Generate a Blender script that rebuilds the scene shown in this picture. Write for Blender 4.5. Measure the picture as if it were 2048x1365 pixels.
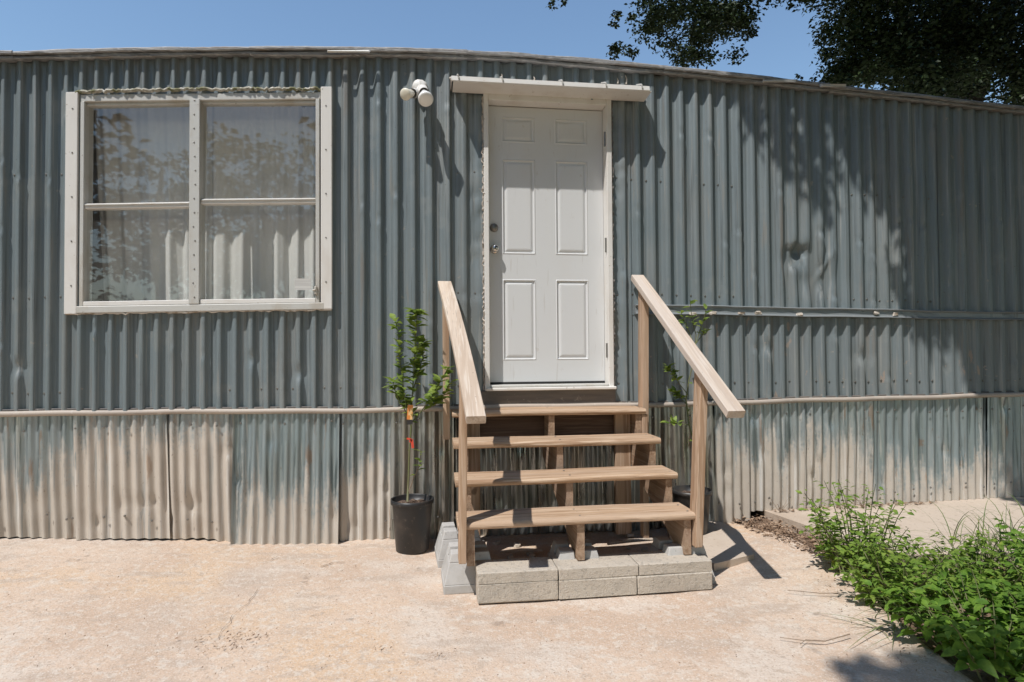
import bpy, bmesh, math, random
import numpy as np
from mathutils import Vector, Matrix
R = random.Random(7)
NR = np.random.RandomState(11)
sc = bpy.context.scene
for o in list(bpy.data.objects): bpy.data.objects.remove(o)
col = sc.collection

# ------------------------------------------------------------------ camera, sky, sun, exposure
F_PX, YAW, PITCH, ROLL = 1221.4, .1327, .0209, .0068
CAM = np.array([-.3682, -4.1005, 1.2313])
cy_, sy_ = math.cos(YAW), math.sin(YAW)
_r = np.array([cy_, -sy_, 0.]); _f = np.array([sy_, cy_, 0.]); _u = np.array([0, 0, 1.])
_fw = _f*math.cos(PITCH)+_u*math.sin(PITCH); _u2 = _u*math.cos(PITCH)-_f*math.sin(PITCH)
_R = _r*math.cos(ROLL)-_u2*math.sin(ROLL); _U = _r*math.sin(ROLL)+_u2*math.cos(ROLL)
cd = bpy.data.cameras.new('camera'); cam = bpy.data.objects.new('camera', cd); col.objects.link(cam)
cd.sensor_width = 36; cd.lens = F_PX/2048*36; cd.clip_start = .05; cd.clip_end = 2000
cam.matrix_world = Matrix(((_R[0], _U[0], -_fw[0], CAM[0]), (_R[1], _U[1], -_fw[1], CAM[1]), (_R[2], _U[2], -_fw[2], CAM[2]), (0, 0, 0, 1)))
sc.camera = cam

SUN = Vector((1.05, 1.0, -2.45)).normalized()          # the way the light travels
world = bpy.data.worlds.new('World'); sc.world = world; world.use_nodes = True
nt = world.node_tree; nt.nodes.clear()
sky = nt.nodes.new('ShaderNodeTexSky'); sky.sky_type = 'NISHITA'; sky.sun_disc = False
sky.sun_elevation = math.asin(-SUN.z); sky.sun_rotation = math.atan2(-SUN.x, -SUN.y) % (2*math.pi)
sky.air_density = 1.5; sky.dust_density = .1; sky.ozone_density = 4.5
bg = nt.nodes.new('ShaderNodeBackground'); bg.inputs[1].default_value = .15
wo = nt.nodes.new('ShaderNodeOutputWorld')
nt.links.new(sky.outputs[0], bg.inputs[0]); nt.links.new(bg.outputs[0], wo.inputs[0])
sl = bpy.data.lights.new('sun', 'SUN'); sl.energy = 4.5; sl.angle = math.radians(.53); sl.color = (1, .965, .92)
so = bpy.data.objects.new('sun', sl); col.objects.link(so); so.location = (-6, -6, 14)
so.rotation_euler = SUN.to_track_quat('-Z', 'Y').to_euler()
sc.view_settings.view_transform = 'Standard'; sc.view_settings.look = 'None'
sc.view_settings.exposure = -.05; sc.view_settings.gamma = 1; sc.view_settings.use_curve_mapping = False
sc.cycles.max_bounces = 6; sc.cycles.diffuse_bounces = 3; sc.cycles.glossy_bounces = 3; sc.cycles.transmission_bounces = 3; sc.cycles.transparent_max_bounces = 12
sc.cycles.caustics_reflective = False; sc.cycles.caustics_refractive = False

# ------------------------------------------------------------------ measuring helpers: a photo pixel to a point of the place
def _ray(px, py): return _fw+_R*(px-1024)/F_PX+_U*(682.5-py)/F_PX
def W(px, py, Y=0.):                                    # on a plane parallel to the wall
    d = _ray(px, py); p = CAM+d*((Y-CAM[1])/d[1]); return float(p[0]), float(p[2])
def G(px, py, Z=0.):                                    # on a level plane
    d = _ray(px, py); p = CAM+d*((Z-CAM[2])/d[2]); return float(p[0]), float(p[1])
def lerp_tab(tab):
    xs, ys = zip(*tab)
    return lambda x: np.interp(x, xs, ys)
SAGX = np.linspace(-6, 9, 301)
_sag = np.interp(SAGX, [-6, -3.6, -2.99, -2.56, -2.12, -1.2, -.6, -.1, .4, .8, 1.36, 1.93, 2.47, 3.1, 4.17, 5, 9],
                 [-.30, -.245, -.187, -.143, -.104, -.042, -.014, 0, 0, -.014, -.033, -.064, -.093, -.13, -.19, -.23, -.35])
_k = np.ones(13)/13; _sag = np.convolve(np.pad(_sag, 6, mode='edge'), _k, 'valid')
def zz(x, z):                                           # the old trailer has sagged towards its ends
    return z+np.interp(x, SAGX, _sag)*(z-.88)/2.42*(z > .88)
ground_h_x = lerp_tab([(-6, .2), (-2.96, .135), (-2.54, .118), (-2.02, .085), (-1.57, .048), (-.95, .02), (-.6, .025), (-.3, .01), (1.2, .01), (1.6, .02), (2.0, .05), (2.65, .07), (3.84, .1), (6, .12)])
def gz(x, y):                                           # height of the ground
    t = np.clip((np.asarray(y)+2.2)/2.0, 0, 1); t = t*t*(3-2*t)
    return ground_h_x(x)*t

# ------------------------------------------------------------------ mesh helpers
ORG = {}
def obj(name, V, Fc, mat=None, parent=None, smooth=False, origin=None):
    V = np.asarray(V, float).reshape(-1, 3)
    if origin is None: origin = (V[:, 0].mean(), V[:, 1].mean(), V[:, 2].min())
    origin = np.array(origin, float)
    me = bpy.data.meshes.new(name); me.from_pydata((V-origin).tolist(), [], [list(f) for f in Fc]); me.validate(); me.update()
    if smooth: me.polygons.foreach_set('use_smooth', [True]*len(me.polygons))
    if mat: me.materials.append(mat)
    o = bpy.data.objects.new(name, me); col.objects.link(o)
    base = np.zeros(3)
    if parent is not None: o.parent = parent; base = ORG[parent.name]
    o.location = origin-base; ORG[o.name] = origin
    return o
def empty(name, loc, label=None, cat=None, group=None):
    o = bpy.data.objects.new(name, None); col.objects.link(o); o.location = loc; ORG[o.name] = np.array(loc, float)
    o.empty_display_size = .1
    return tag(o, label, cat, group)
def tag(o, label=None, cat=None, group=None, kind=None):
    for k, v in (('label', label), ('category', cat), ('group', group), ('kind', kind)):
        if v: o[k] = v
    return o
class MB:
    def __init__(s): s.v = []; s.f = []; s.n = 0
    def add(s, V, Fc):
        V = np.asarray(V, float).reshape(-1, 3); s.v.append(V); s.f += [[i+s.n for i in f] for f in Fc]; s.n += len(V); return s
    def V(s): return np.concatenate(s.v)
    def build(s, name, mat, parent=None, smooth=False, origin=None): return obj(name, s.V(), s.f, mat, parent, smooth, origin)
def box(x0, x1, y0, y1, z0, z1, bev=0., seg=1, jit=0.):
    bm = bmesh.new(); bmesh.ops.create_cube(bm, size=1)
    for v in bm.verts: v.co = Vector(((x0+x1)/2+v.co.x*(x1-x0), (y0+y1)/2+v.co.y*(y1-y0), (z0+z1)/2+v.co.z*(z1-z0)))
    if bev: bmesh.ops.bevel(bm, geom=bm.edges[:], offset=bev, segments=seg, affect='EDGES', profile=.5)
    if jit:
        for v in bm.verts: v.co += Vector((R.uniform(-jit, jit), R.uniform(-jit, jit), R.uniform(-jit, jit)))
    V = [tuple(v.co) for v in bm.verts]; bm.verts.index_update(); Fc = [[v.index for v in f.verts] for f in bm.faces]; bm.free()
    return np.array(V), Fc
def rot(V, c, ax, a):
    M = np.array(Matrix.Rotation(a, 3, ax)); return (np.asarray(V)-c)@M.T+c
def prism(poly, axis, a, b):                            # 2-D outline pushed along an axis
    n = len(poly); V = []
    for t in (a, b):
        for (p, q) in poly: V.append({'x': (t, p, q), 'y': (p, t, q), 'z': (p, q, t)}[axis])
    Fc = [[i, (i+1) % n, n+(i+1) % n, n+i] for i in range(n)]+[list(range(n))[::-1], list(range(n, 2*n))]
    return np.array(V), Fc
def tube(P, rad, n=6, cap=True):
    P = np.asarray(P, float); m = len(P); rad = np.broadcast_to(rad, (m,)); V = []; Fc = []
    T = np.gradient(P, axis=0); T /= np.linalg.norm(T, axis=1)[:, None]+1e-9
    ref = np.array([0, 0, 1.]) if abs(T[0][2]) < .8 else np.array([1., 0, 0])
    for i in range(m):
        a = np.cross(T[i], ref); a /= np.linalg.norm(a)+1e-9; b = np.cross(T[i], a)
        for k in range(n):
            t = 2*math.pi*k/n; V.append(P[i]+rad[i]*(a*math.cos(t)+b*math.sin(t)))
    for i in range(m-1):
        for k in range(n): Fc.append([i*n+k, i*n+(k+1) % n, (i+1)*n+(k+1) % n, (i+1)*n+k])
    if cap: Fc += [list(range(n)), list(range((m-1)*n, m*n))[::-1]]
    return np.array(V), Fc
def lathe(prof, c, n=32, axis='z'):
    V = []; Fc = []; m = len(prof)
    for i in range(n):
        t = 2*math.pi*i/n
        for r, h in prof: V.append((r*math.cos(t), r*math.sin(t), h))
    for i in range(n):
        j = (i+1) % n
        for k in range(m-1): Fc.append([i*m+k, j*m+k, j*m+k+1, i*m+k+1])
    V = np.array(V)
    if axis == '-y': V = V[:, [0, 2, 1]]*np.array([1, -1, 1])
    return V+np.array(c), Fc
def aim(V, c, d):                                       # turn a shape built along +z towards d, then move to c
    q = Vector(d).to_track_quat('Z', 'Y').to_matrix(); return np.asarray(V)@np.array(q).T+np.array(c)
def grid(xs, zs, fn):
    nx, nz = len(xs), len(zs); X, Z = np.meshgrid(xs, zs); V = fn(X.ravel(), Z.ravel())
    Fc = [[j*nx+i, j*nx+i+1, (j+1)*nx+i+1, (j+1)*nx+i] for j in range(nz-1) for i in range(nx-1)]
    return V, Fc
def vnoise(x, y, s=1., seed=0):                         # smooth value noise, array friendly
    x = np.asarray(x)*s; y = np.asarray(y)*s; xi = np.floor(x).astype(int); yi = np.floor(y).astype(int)
    fx = x-xi; fy = y-yi; fx = fx*fx*(3-2*fx); fy = fy*fy*(3-2*fy)
    def h(a, b): 
        n = np.sin(a*127.1+b*311.7+seed*74.7)*43758.5453; return n-np.floor(n)
    return (h(xi, yi)*(1-fx)+h(xi+1, yi)*fx)*(1-fy)+(h(xi, yi+1)*(1-fx)+h(xi+1, yi+1)*fx)*fy
def ss(a, b, x): t = np.clip((x-a)/(b-a), 0, 1); return t*t*(3-2*t)

# ------------------------------------------------------------------ materials
def pm(name, colr, rough=.6, metal=0., layers=(), bump=(), spec=.5, rlayers=(), trans=0., pre=0.):
    """layers: (scale xyz, detail, low, high, colour, amount) mixed over the base by world-space noise"""
    m = bpy.data.materials.new(name); m.use_nodes = True; N = m.node_tree.nodes; L = m.node_tree.links
    b = N['Principled BSDF']; geo = N.new('ShaderNodeNewGeometry')
    b.inputs['Roughness'].default_value = rough; b.inputs['Metallic'].default_value = metal; b.inputs['Specular IOR Level'].default_value = spec
    pos = geo.outputs['Position']
    if pre:
        vr = N.new('ShaderNodeVectorRotate'); vr.rotation_type = 'X_AXIS'; vr.inputs['Angle'].default_value = pre; L.new(pos, vr.inputs['Vector']); pos = vr.outputs[0]
    def noise(scale, detail, off=0., rough_=.55, dist=0.):
        mp = N.new('ShaderNodeMapping'); mp.inputs['Scale'].default_value = scale if isinstance(scale, tuple) else (scale,)*3
        mp.inputs['Location'].default_value = (off, off*.7, off*1.3)
        L.new(pos, mp.inputs[0]); n = N.new('ShaderNodeTexNoise'); n.inputs['Scale'].default_value = 1
        mx_ = max(scale) if isinstance(scale, tuple) else scale; n.inputs['Detail'].default_value = min(detail, 6 if mx_ < 12 else 4 if mx_ < 50 else 2); n.inputs['Roughness'].default_value = rough_; n.inputs['Distortion'].default_value = dist
        L.new(mp.outputs[0], n.inputs['Vector']); return n.outputs['Fac']
    def ramp(s, lo, hi, amt):
        r = N.new('ShaderNodeMapRange'); r.inputs[1].default_value = lo; r.inputs[2].default_value = hi; r.inputs[4].default_value = amt
        r.interpolation_type = 'SMOOTHSTEP'; L.new(s, r.inputs[0]); return r.outputs[0]
    cur = N.new('ShaderNodeRGB'); cur.outputs[0].default_value = (*colr, 1); cur = cur.outputs[0]
    for i, (scale, det, lo, hi, c, amt) in enumerate(layers):
        mx = N.new('ShaderNodeMix'); mx.data_type = 'RGBA'
        L.new(ramp(noise(scale, det, i*13.7+len(name)), lo, hi, amt), mx.inputs[0]); L.new(cur, mx.inputs[6]); mx.inputs[7].default_value = (*c, 1); cur = mx.outputs[2]
    L.new(cur, b.inputs['Base Color'])
    for (scale, det, lo, hi, r0, r1) in rlayers:
        mr = N.new('ShaderNodeMapRange'); L.new(noise(scale, det, 5.5), mr.inputs[0]); mr.inputs[1].default_value = lo; mr.inputs[2].default_value = hi
        mr.inputs[3].default_value = r0; mr.inputs[4].default_value = r1; L.new(mr.outputs[0], b.inputs['Roughness'])
    prev = None
    for i, (scale, det, strength, dist) in enumerate(bump):
        bp = N.new('ShaderNodeBump'); bp.inputs['Strength'].default_value = strength; bp.inputs['Distance'].default_value = dist
        L.new(noise(scale, det, 31.+i*7), bp.inputs['Height'])
        if prev: L.new(prev, bp.inputs['Normal'])
        prev = bp.outputs[0]
    if prev: L.new(prev, b.inputs['Normal'])
    if trans:
        t = N.new('ShaderNodeBsdfTranslucent'); L.new(cur, t.inputs[0]); ms = N.new('ShaderNodeMixShader'); ms.inputs[0].default_value = trans
        out = N['Material Output']; L.new(b.outputs[0], ms.inputs[1]); L.new(t.outputs[0], ms.inputs[2]); L.new(ms.outputs[0], out.inputs[0])
    return m
M = {}
M['concrete'] = pm('weathered concrete', (.61, .470, .362), .93, 0, [
    (1.3, 8, .44, .60, (.53, .39, .29), .85), (.7, 8, .54, .66, (.50, .425, .36), .65), (2.2, 10, .50, .64, (.63, .545, .465), .7), (.9, 8, .50, .64, (.62, .445, .30), .85), ((2.6, 8, 2), 10, .53, .64, (.47, .375, .30), .7), (24, 7, .50, .66, (.65, .58, .50), .6),
    (21, 8, .56, .68, (.46, .36, .28), .6), (85, 4, .54, .66, (.40, .30, .225), .55), (130, 3, .55, .66, (.70, .63, .56), .6), (6.5, 9, .66, .73, (.27, .205, .16), .6), (3.2, 10, .68, .72, (.30, .25, .21), .5)],
    [(6, 6, .3, .02), (45, 5, .5, .008), (160, 3, .5, .004)], spec=.22)
M['slab'] = pm('pale concrete pad', (.56, .47, .385), .92, 0, [(2.2, 5, .45, .7, (.44, .35, .27), .7), (40, 4, .58, .7, (.33, .26, .2), .6), (7, 6, .6, .72, (.64, .56, .48), .7)], [(9, 6, .3, .012), (90, 3, .4, .004)], spec=.25)
M['soil'] = pm('bare soil', (.17, .115, .08), .95, 0, [(4, 6, .4, .65, (.26, .18, .125), .8), (45, 4, .5, .68, (.09, .06, .045), .7)], [(18, 6, .7, .03), (80, 3, .5, .008)], spec=.2)
M['yard'] = pm('yard', (.20, .165, .10), .95, 0, [(.4, 5, .4, .6, (.075, .10, .035), .85), (7, 6, .5, .7, (.28, .21, .14), .6)], [(9, 6, .6, .05)], spec=.2)
SID = [((6, 6, .9), 5, .45, .72, (.225, .228, .215), .6), ((30, 30, 3), 4, .58, .75, (.26, .235, .20), .45), (1.4, 4, .5, .72, (.15, .182, .19), .7), (14, 6, .70, .76, (.34, .30, .25), .55), (60, 3, .72, .78, (.08, .08, .075), .5)]
SID2 = [((6, 6, .9), 5, .45, .72, (.265, .268, .255), .55), ((30, 30, 3), 4, .56, .75, (.30, .275, .235), .5), (1.4, 4, .5, .72, (.175, .215, .23), .7), (14, 6, .69, .76, (.38, .34, .29), .6), (60, 3, .71, .78, (.07, .07, .065), .6), ((18, 18, 1.2), 5, .60, .74, (.115, .125, .128), .5), ((9, 9, .7), 6, .62, .72, (.24, .185, .14), .45), ((40, 40, .8), 5, .56, .68, (.37, .375, .36), .55), ((52, 52, 1.1), 5, .58, .68, (.10, .115, .12), .5), (3.5, 6, .58, .68, (.27, .29, .285), .5)]
M['siding'] = pm('grey green painted siding', (.198, .236, .250), .5, .22, SID2, [((8, 8, 3), 4, .22, .02), (70, 3, .12, .003)], spec=.45, rlayers=[((9, 9, 2), 4, .3, .7, .38, .58)])
M['siding_worn'] = pm('peeling painted siding', (.20, .232, .243), .5, .2, SID2+[((11, 11, 4.5), 5, .65, .69, (.40, .30, .235), .65), (26, 4, .68, .72, (.46, .37, .30), .5)], [((8, 8, 3), 4, .25, .02), (70, 3, .15, .003)], spec=.45)
def skirt(name, dust, base, span):
    m = pm(name, base, .45, .7, [((16, 16, 1.0), 5, .5, .7, (.46, .50, .51), .7), ((34, 34, 1.2), 5, .53, .68, (.12, .15, .15), .75), (9, 6, .66, .74, (.30, .19, .12), .6)], [((12, 12, 4), 5, .15, .006), (90, 3, .15, .002)], rlayers=[((9, 9, 1.2), 5, .35, .65, .3, .55)])
    # caked dust and splashed mud: thick low down, ragged above
    N = m.node_tree.nodes; L = m.node_tree.links; b = N['Principled BSDF']; geo = N.new('ShaderNodeNewGeometry'); sx = N.new('ShaderNodeSeparateXYZ'); L.new(geo.outputs['Position'], sx.inputs[0])
    def nz(scale, det):
        mp = N.new('ShaderNodeMapping'); mp.inputs['Scale'].default_value = scale; L.new(geo.outputs['Position'], mp.inputs[0]); n = N.new('ShaderNodeTexNoise'); n.inputs['Scale'].default_value = 1; n.inputs['Detail'].default_value = det; n.inputs['Roughness'].default_value = .6; L.new(mp.outputs[0], n.inputs['Vector']); return n.outputs['Fac']
    def mth(op, a, b_):
        q = N.new('ShaderNodeMath'); q.operation = op
        for k, v in enumerate((a, b_)):
            if isinstance(v, (int, float)): q.inputs[k].default_value = v
            else: L.new(v, q.inputs[k])
        return q.outputs[0]
    e = mth('ADD', mth('MULTIPLY', sx.outputs[2], -1.0), mth('ADD', mth('MULTIPLY', nz((5, 5, 1.3), 7), 1.3), mth('ADD', mth('MULTIPLY', nz((34, 34, 2.2), 6), .75), mth('MULTIPLY', nz((60, 60, 45), 5), .38))))
    mr = N.new('ShaderNodeMapRange'); mr.interpolation_type = 'SMOOTHSTEP'; L.new(e, mr.inputs[0]); c_ = (span[0]+span[1])/2; mr.inputs[1].default_value = c_-.15; mr.inputs[2].default_value = c_+.15; mr.inputs[4].default_value = .93
    cur = b.inputs['Base Color'].links[0].from_socket; d2 = N.new('ShaderNodeMix'); d2.data_type = 'RGBA'; L.new(nz((9, 9, 9), 7), d2.inputs[0]); d2.inputs[6].default_value = (*dust, 1); d2.inputs[7].default_value = (dust[0]*.78, dust[1]*.74, dust[2]*.70, 1)
    mx = N.new('ShaderNodeMix'); mx.data_type = 'RGBA'; L.new(mr.outputs[0], mx.inputs[0]); L.new(cur, mx.inputs[6]); L.new(d2.outputs[2], mx.inputs[7]); top = mx.outputs[2]
    for sc_, lo, hi, c_, am in (((36, 36, .9), .55, .66, (.27, .285, .275), .65), ((27, 27, .7), .57, .67, (.70, .685, .65), .6), ((15, 15, 2.2), .62, .70, (.34, .215, .135), .6), ((48, 48, 30), .64, .72, (.25, .19, .14), .6)):
        r_ = N.new('ShaderNodeMapRange'); r_.interpolation_type = 'SMOOTHSTEP'; L.new(nz(sc_, 5), r_.inputs[0]); r_.inputs[1].default_value = lo; r_.inputs[2].default_value = hi; r_.inputs[4].default_value = am
        m_ = N.new('ShaderNodeMix'); m_.data_type = 'RGBA'; L.new(r_.outputs[0], m_.inputs[0]); L.new(top, m_.inputs[6]); m_.inputs[7].default_value = (*c_, 1); top = m_.outputs[2]
    L.new(top, b.inputs['Base Color'])
    L.new(mth('SUBTRACT', .7, mth('MULTIPLY', mr.outputs[0], .72)), b.inputs['Metallic'])
    rg = b.inputs['Roughness'].links[0].from_socket; L.new(mth('ADD', rg, mth('MULTIPLY', mr.outputs[0], .4)), b.inputs['Roughness'])
    return m
M['skirt_dusty'] = skirt('dusty galvanised sheet', (.60, .535, .46), (.40, .44, .445), (.24, .64))
M['skirt_mid'] = skirt('stained galvanised sheet', (.57, .515, .445), (.37, .415, .42), (.46, .84))
M['skirt_clean'] = skirt('bright galvanised sheet', (.55, .50, .435), (.33, .385, .395), (.68, 1.05))
M['skirt_shiny'] = pm('shiny galvanised sheet', (.42, .43, .415), .3, .9, [((7, 7, 1.2), 5, .46, .62, (.40, .355, .29), .7), ((32, 32, 1.2), 5, .52, .66, (.10, .115, .10), .8), (20, 6, .64, .72, (.2, .22, .2), .6)], [((30, 30, 4), 5, .4, .012)], rlayers=[((14, 14, 2), 5, .35, .65, .2, .55)])
M['roof_edge'] = pm('weathered roof flashing', (.32, .315, .31), .7, .25, [((7, 9, 70), 6, .46, .64, (.18, .175, .17), .8), ((22, 22, 90), 5, .52, .66, (.46, .445, .43), .7), ((4, 9, 50), 5, .58, .68, (.28, .22, .17), .7)], [((5, 30, 140), 5, .5, .008), (60, 4, .3, .004)])
M['roof'] = pm('old roof coating', (.34, .33, .31), .85, 0, [(2, 5, .4, .7, (.2, .18, .16), .8)], [(12, 5, .4, .02)])
M['trim'] = pm('dusty tan pipe', (.47, .405, .345), .6, 0, [((3, 9, 9), 5, .45, .7, (.34, .29, .25), .8), (30, 4, .6, .72, (.58, .53, .48), .6)], [(40, 4, .2, .004)])
M['ledge'] = pm('grey painted channel', (.27, .295, .305), .42, .25, [((4, 20, 20), 5, .5, .7, (.30, .32, .32), .7), (25, 5, .64, .72, (.44, .40, .35), .6)], [((5, 30, 30), 4, .3, .01)])
M['caulk'] = pm('old caulk', (.60, .54, .47), .85, 0, [(22, 5, .45, .65, (.34, .25, .17), .85)], [(45, 5, .7, .01)])
M['moss'] = pm('mossy caulk', (.46, .43, .36), .9, 0, [(9, 5, .42, .58, (.15, .15, .065), .95), (30, 4, .5, .65, (.62, .6, .55), .9)], [(40, 5, .8, .01)])
M['white'] = pm('white painted trim', (.76, .735, .695), .5, 0, [((6, 6, 2), 5, .5, .72, (.66, .61, .55), .7), (40, 5, .66, .74, (.34, .27, .2), .6)], [(40, 4, .1, .003)])
M['white_old'] = pm('worn white aluminium', (.60, .59, .555), .45, .15, [((9, 9, 3), 5, .5, .7, (.50, .45, .38), .7), (35, 5, .66, .74, (.25, .2, .15), .6)], [(30, 4, .15, .004)])
M['door'] = pm('white door paint', (.68, .683, .68), .42, 0, [((3, 3, 1.5), 5, .5, .75, (.66, .64, .61), .6), (16, 7, .66, .76, (.50, .45, .39), .4), (90, 3, .74, .8, (.3, .25, .2), .5), ((60, 60, 4), 4, .66, .74, (.5, .47, .43), .35)], [((5, 5, 5), 4, .08, .01), (180, 2, .05, .002)])
M['grime'] = pm('grey weathered board', (.135, .125, .118), .8, 0, [((3, 20, 30), 5, .4, .65, (.20, .175, .155), .8), (30, 5, .62, .72, (.36, .33, .3), .5)], [((4, 30, 40), 5, .4, .008)])
M['chrome'] = pm('brushed nickel', (.62, .60, .57), .22, 1.)
M['dull_metal'] = pm('tarnished metal', (.27, .255, .235), .45, .9)
M['dark'] = pm('black rubber', (.02, .02, .02), .7)
M['interior'] = pm('dim room lining', (.55, .53, .50), .9)
M['curtain'] = pm('sheer white curtain', (.86, .85, .82), .9, 0, [((20, 20, 2), 4, .5, .75, (.80, .78, .74), .5)], [((120, 120, 120), 2, .15, .002)], trans=.1, spec=.1)
def woodm(name, c0, c1, c2, ax, pre=0.):
    s = {'x': (1.1, 26, 26), 'y': (26, 1.1, 26), 'z': (26, 26, 1.1)}[ax]; s2 = tuple(q*3.4 for q in s)
    return pm(name, c0, .78, 0, [(s, 6, .42, .58, c1, .95), (s2, 5, .50, .64, c2, .8), (tuple(q*.35 for q in s), 4, .5, .7, tuple(q*1.16 for q in c0), .6), (60, 4, .70, .76, (.10, .07, .05), .55), (5, 6, .62, .78, tuple(q*.75 for q in c0), .35), (tuple(q*.12 if q < 5 else q*.22 for q in s), 6, .50, .68, (c0[0]*.98, c0[1]*1.06, c0[2]*1.2), .7), (tuple(q*.5 if q < 5 else q*4.5 for q in s), 3, .66, .72, tuple(q*.35 for q in c0), .7), ((3.5, 3.5, 3.5), 2, .735, .76, (.13, .075, .045), .75)],
              [(s, 6, .35, .012), (s2, 4, .3, .004)], spec=.25, pre=pre)
WC = ((.475, .325, .21), (.33, .208, .128), (.61, .47, .34))
M['wood_x'] = woodm('tread timber', *WC, 'x')
M['wood_z'] = woodm('post timber', (.47, .325, .22), (.34, .215, .135), (.55, .41, .30), 'z')
M['wood_y'] = woodm('rail timber', (.60, .49, .39), (.50, .39, .30), (.66, .57, .48), 'y', -math.atan(.61))
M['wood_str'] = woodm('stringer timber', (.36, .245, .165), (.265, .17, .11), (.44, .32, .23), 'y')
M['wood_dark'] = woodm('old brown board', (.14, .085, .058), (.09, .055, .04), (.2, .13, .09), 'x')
M['cblock'] = pm('concrete block', (.52, .46, .385), .95, 0, [(6, 5, .45, .7, (.40, .36, .31), .7), (60, 4, .55, .68, (.30, .27, .23), .6), (110, 2, .58, .7, (.62, .57, .5), .6)], [(28, 5, .4, .01), (150, 3, .7, .005)], spec=.2)
M['cpier'] = pm('smooth cast concrete', (.49, .475, .455), .9, 0, [(7, 5, .45, .7, (.40, .385, .36), .7), (50, 4, .62, .72, (.3, .28, .26), .5)], [(30, 5, .25, .006), (120, 3, .3, .003)], spec=.25)
M['pot'] = pm('black nursery plastic', (.022, .022, .023), .42, 0, [(7, 5, .48, .72, (.085, .072, .06), .7), (40, 4, .6, .72, (.15, .125, .1), .5)], [(50, 3, .1, .003)])
M['potsoil'] = pm('potting soil', (.085, .055, .04), .95, 0, [(60, 4, .5, .66, (.28, .2, .14), .8)], [(60, 4, .9, .02)])
M['stem'] = pm('green stem', (.13, .15, .055), .6, 0, [((30, 30, 5), 4, .45, .65, (.20, .17, .10), .8)])
M['twig'] = pm('dry twig', (.24, .175, .125), .85, 0, [(30, 4, .5, .7, (.38, .3, .22), .7)])
M['bark'] = pm('tree bark', (.085, .07, .058), .95, 0, [((12, 12, 3), 5, .45, .65, (.14, .12, .1), .8)], [((14, 14, 3), 5, .9, .05)])
def leafm(name, a, b, tr): return pm(name, a, .5, 0, [(19, 3, .38, .60, b, .9), (31, 3, .5, .7, tuple(q*.55 for q in a), .55), (11, 2, .66, .74, (b[0]*1.5, b[1]*1.05, b[2]), .8)], trans=tr, spec=.3)
M['citrus'] = leafm('citrus leaf', (.16, .25, .05), (.33, .43, .09), .4)
M['weed'] = leafm('weed leaf', (.16, .27, .045), (.29, .41, .075), .45)
M['weed_big'] = leafm('broad weed leaf', (.12, .24, .035), (.23, .38, .055), .45)
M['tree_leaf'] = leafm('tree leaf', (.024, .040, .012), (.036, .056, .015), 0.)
M['grass'] = leafm('grass blade', (.10, .17, .045), (.22, .25, .10), .3)
M['litter'] = pm('dry leaf litter', (.30, .19, .12), .9, 0, [(25, 3, .4, .6, (.46, .34, .24), .8), (40, 3, .52, .66, (.12, .075, .05), .8)])
M['tag_o'] = pm('orange print', (.75, .26, .06), .5, 0, [(30, 3, .5, .6, (.85, .62, .3), .8)])
M['tag_r'] = pm('red plastic', (.70, .075, .04), .45)
M['tag_k'] = pm('black print', (.03, .028, .028), .5)
M['paper'] = pm('faded sticker', (.62, .61, .58), .6, 0, [((1, 1, 90), 2, .5, .56, (.48, .47, .45), .7)])
M['bulb'] = pm('frosted white bulb', (.90, .89, .86), .22)
M['bulb_c'] = pm('cream bulb', (.82, .77, .64), .3)
M['crack'] = pm('dirt in a crack', (.17, .125, .095), .95)
gm = bpy.data.materials.new('dusty window glass'); gm.use_nodes = True; N = gm.node_tree.nodes; L = gm.node_tree.links; N.clear()
go = N.new('ShaderNodeOutputMaterial'); tb = N.new('ShaderNodeBsdfTransparent'); tb.inputs[0].default_value = (.97, .98, .97, 1)
gl = N.new('ShaderNodeBsdfGlossy'); gl.inputs['Roughness'].default_value = .015; gl.inputs[0].default_value = (.95, .95, .95, 1)
lw = N.new('ShaderNodeLayerWeight'); lw.inputs[0].default_value = .5
pw = N.new('ShaderNodeMath'); pw.operation = 'POWER'; L.new(lw.outputs['Facing'], pw.inputs[0]); pw.inputs[1].default_value = 4.
fr = N.new('ShaderNodeMath'); fr.operation = 'MULTIPLY_ADD'; L.new(pw.outputs[0], fr.inputs[0]); fr.inputs[1].default_value = .35; fr.inputs[2].default_value = .105
m1 = N.new('ShaderNodeMixShader'); L.new(fr.outputs[0], m1.inputs[0]); L.new(tb.outputs[0], m1.inputs[1]); L.new(gl.outputs[0], m1.inputs[2])
df = N.new('ShaderNodeBsdfDiffuse'); df.inputs[0].default_value = (.55, .52, .47, 1)
tn = N.new('ShaderNodeTexNoise'); tn.inputs['Scale'].default_value = 3.; tn.inputs['Detail'].default_value = 6
tr_ = N.new('ShaderNodeMapRange'); tr_.inputs[1].default_value = .35; tr_.inputs[2].default_value = .7; tr_.inputs[3].default_value = .05; tr_.inputs[4].default_value = .13
L.new(tn.outputs['Fac'], tr_.inputs[0]); m2 = N.new('ShaderNodeMixShader'); L.new(tr_.outputs[0], m2.inputs[0]); L.new(m1.outputs[0], m2.inputs[1]); L.new(df.outputs[0], m2.inputs[2]); L.new(m2.outputs[0], go.inputs[0])
M['glass'] = gm

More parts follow.
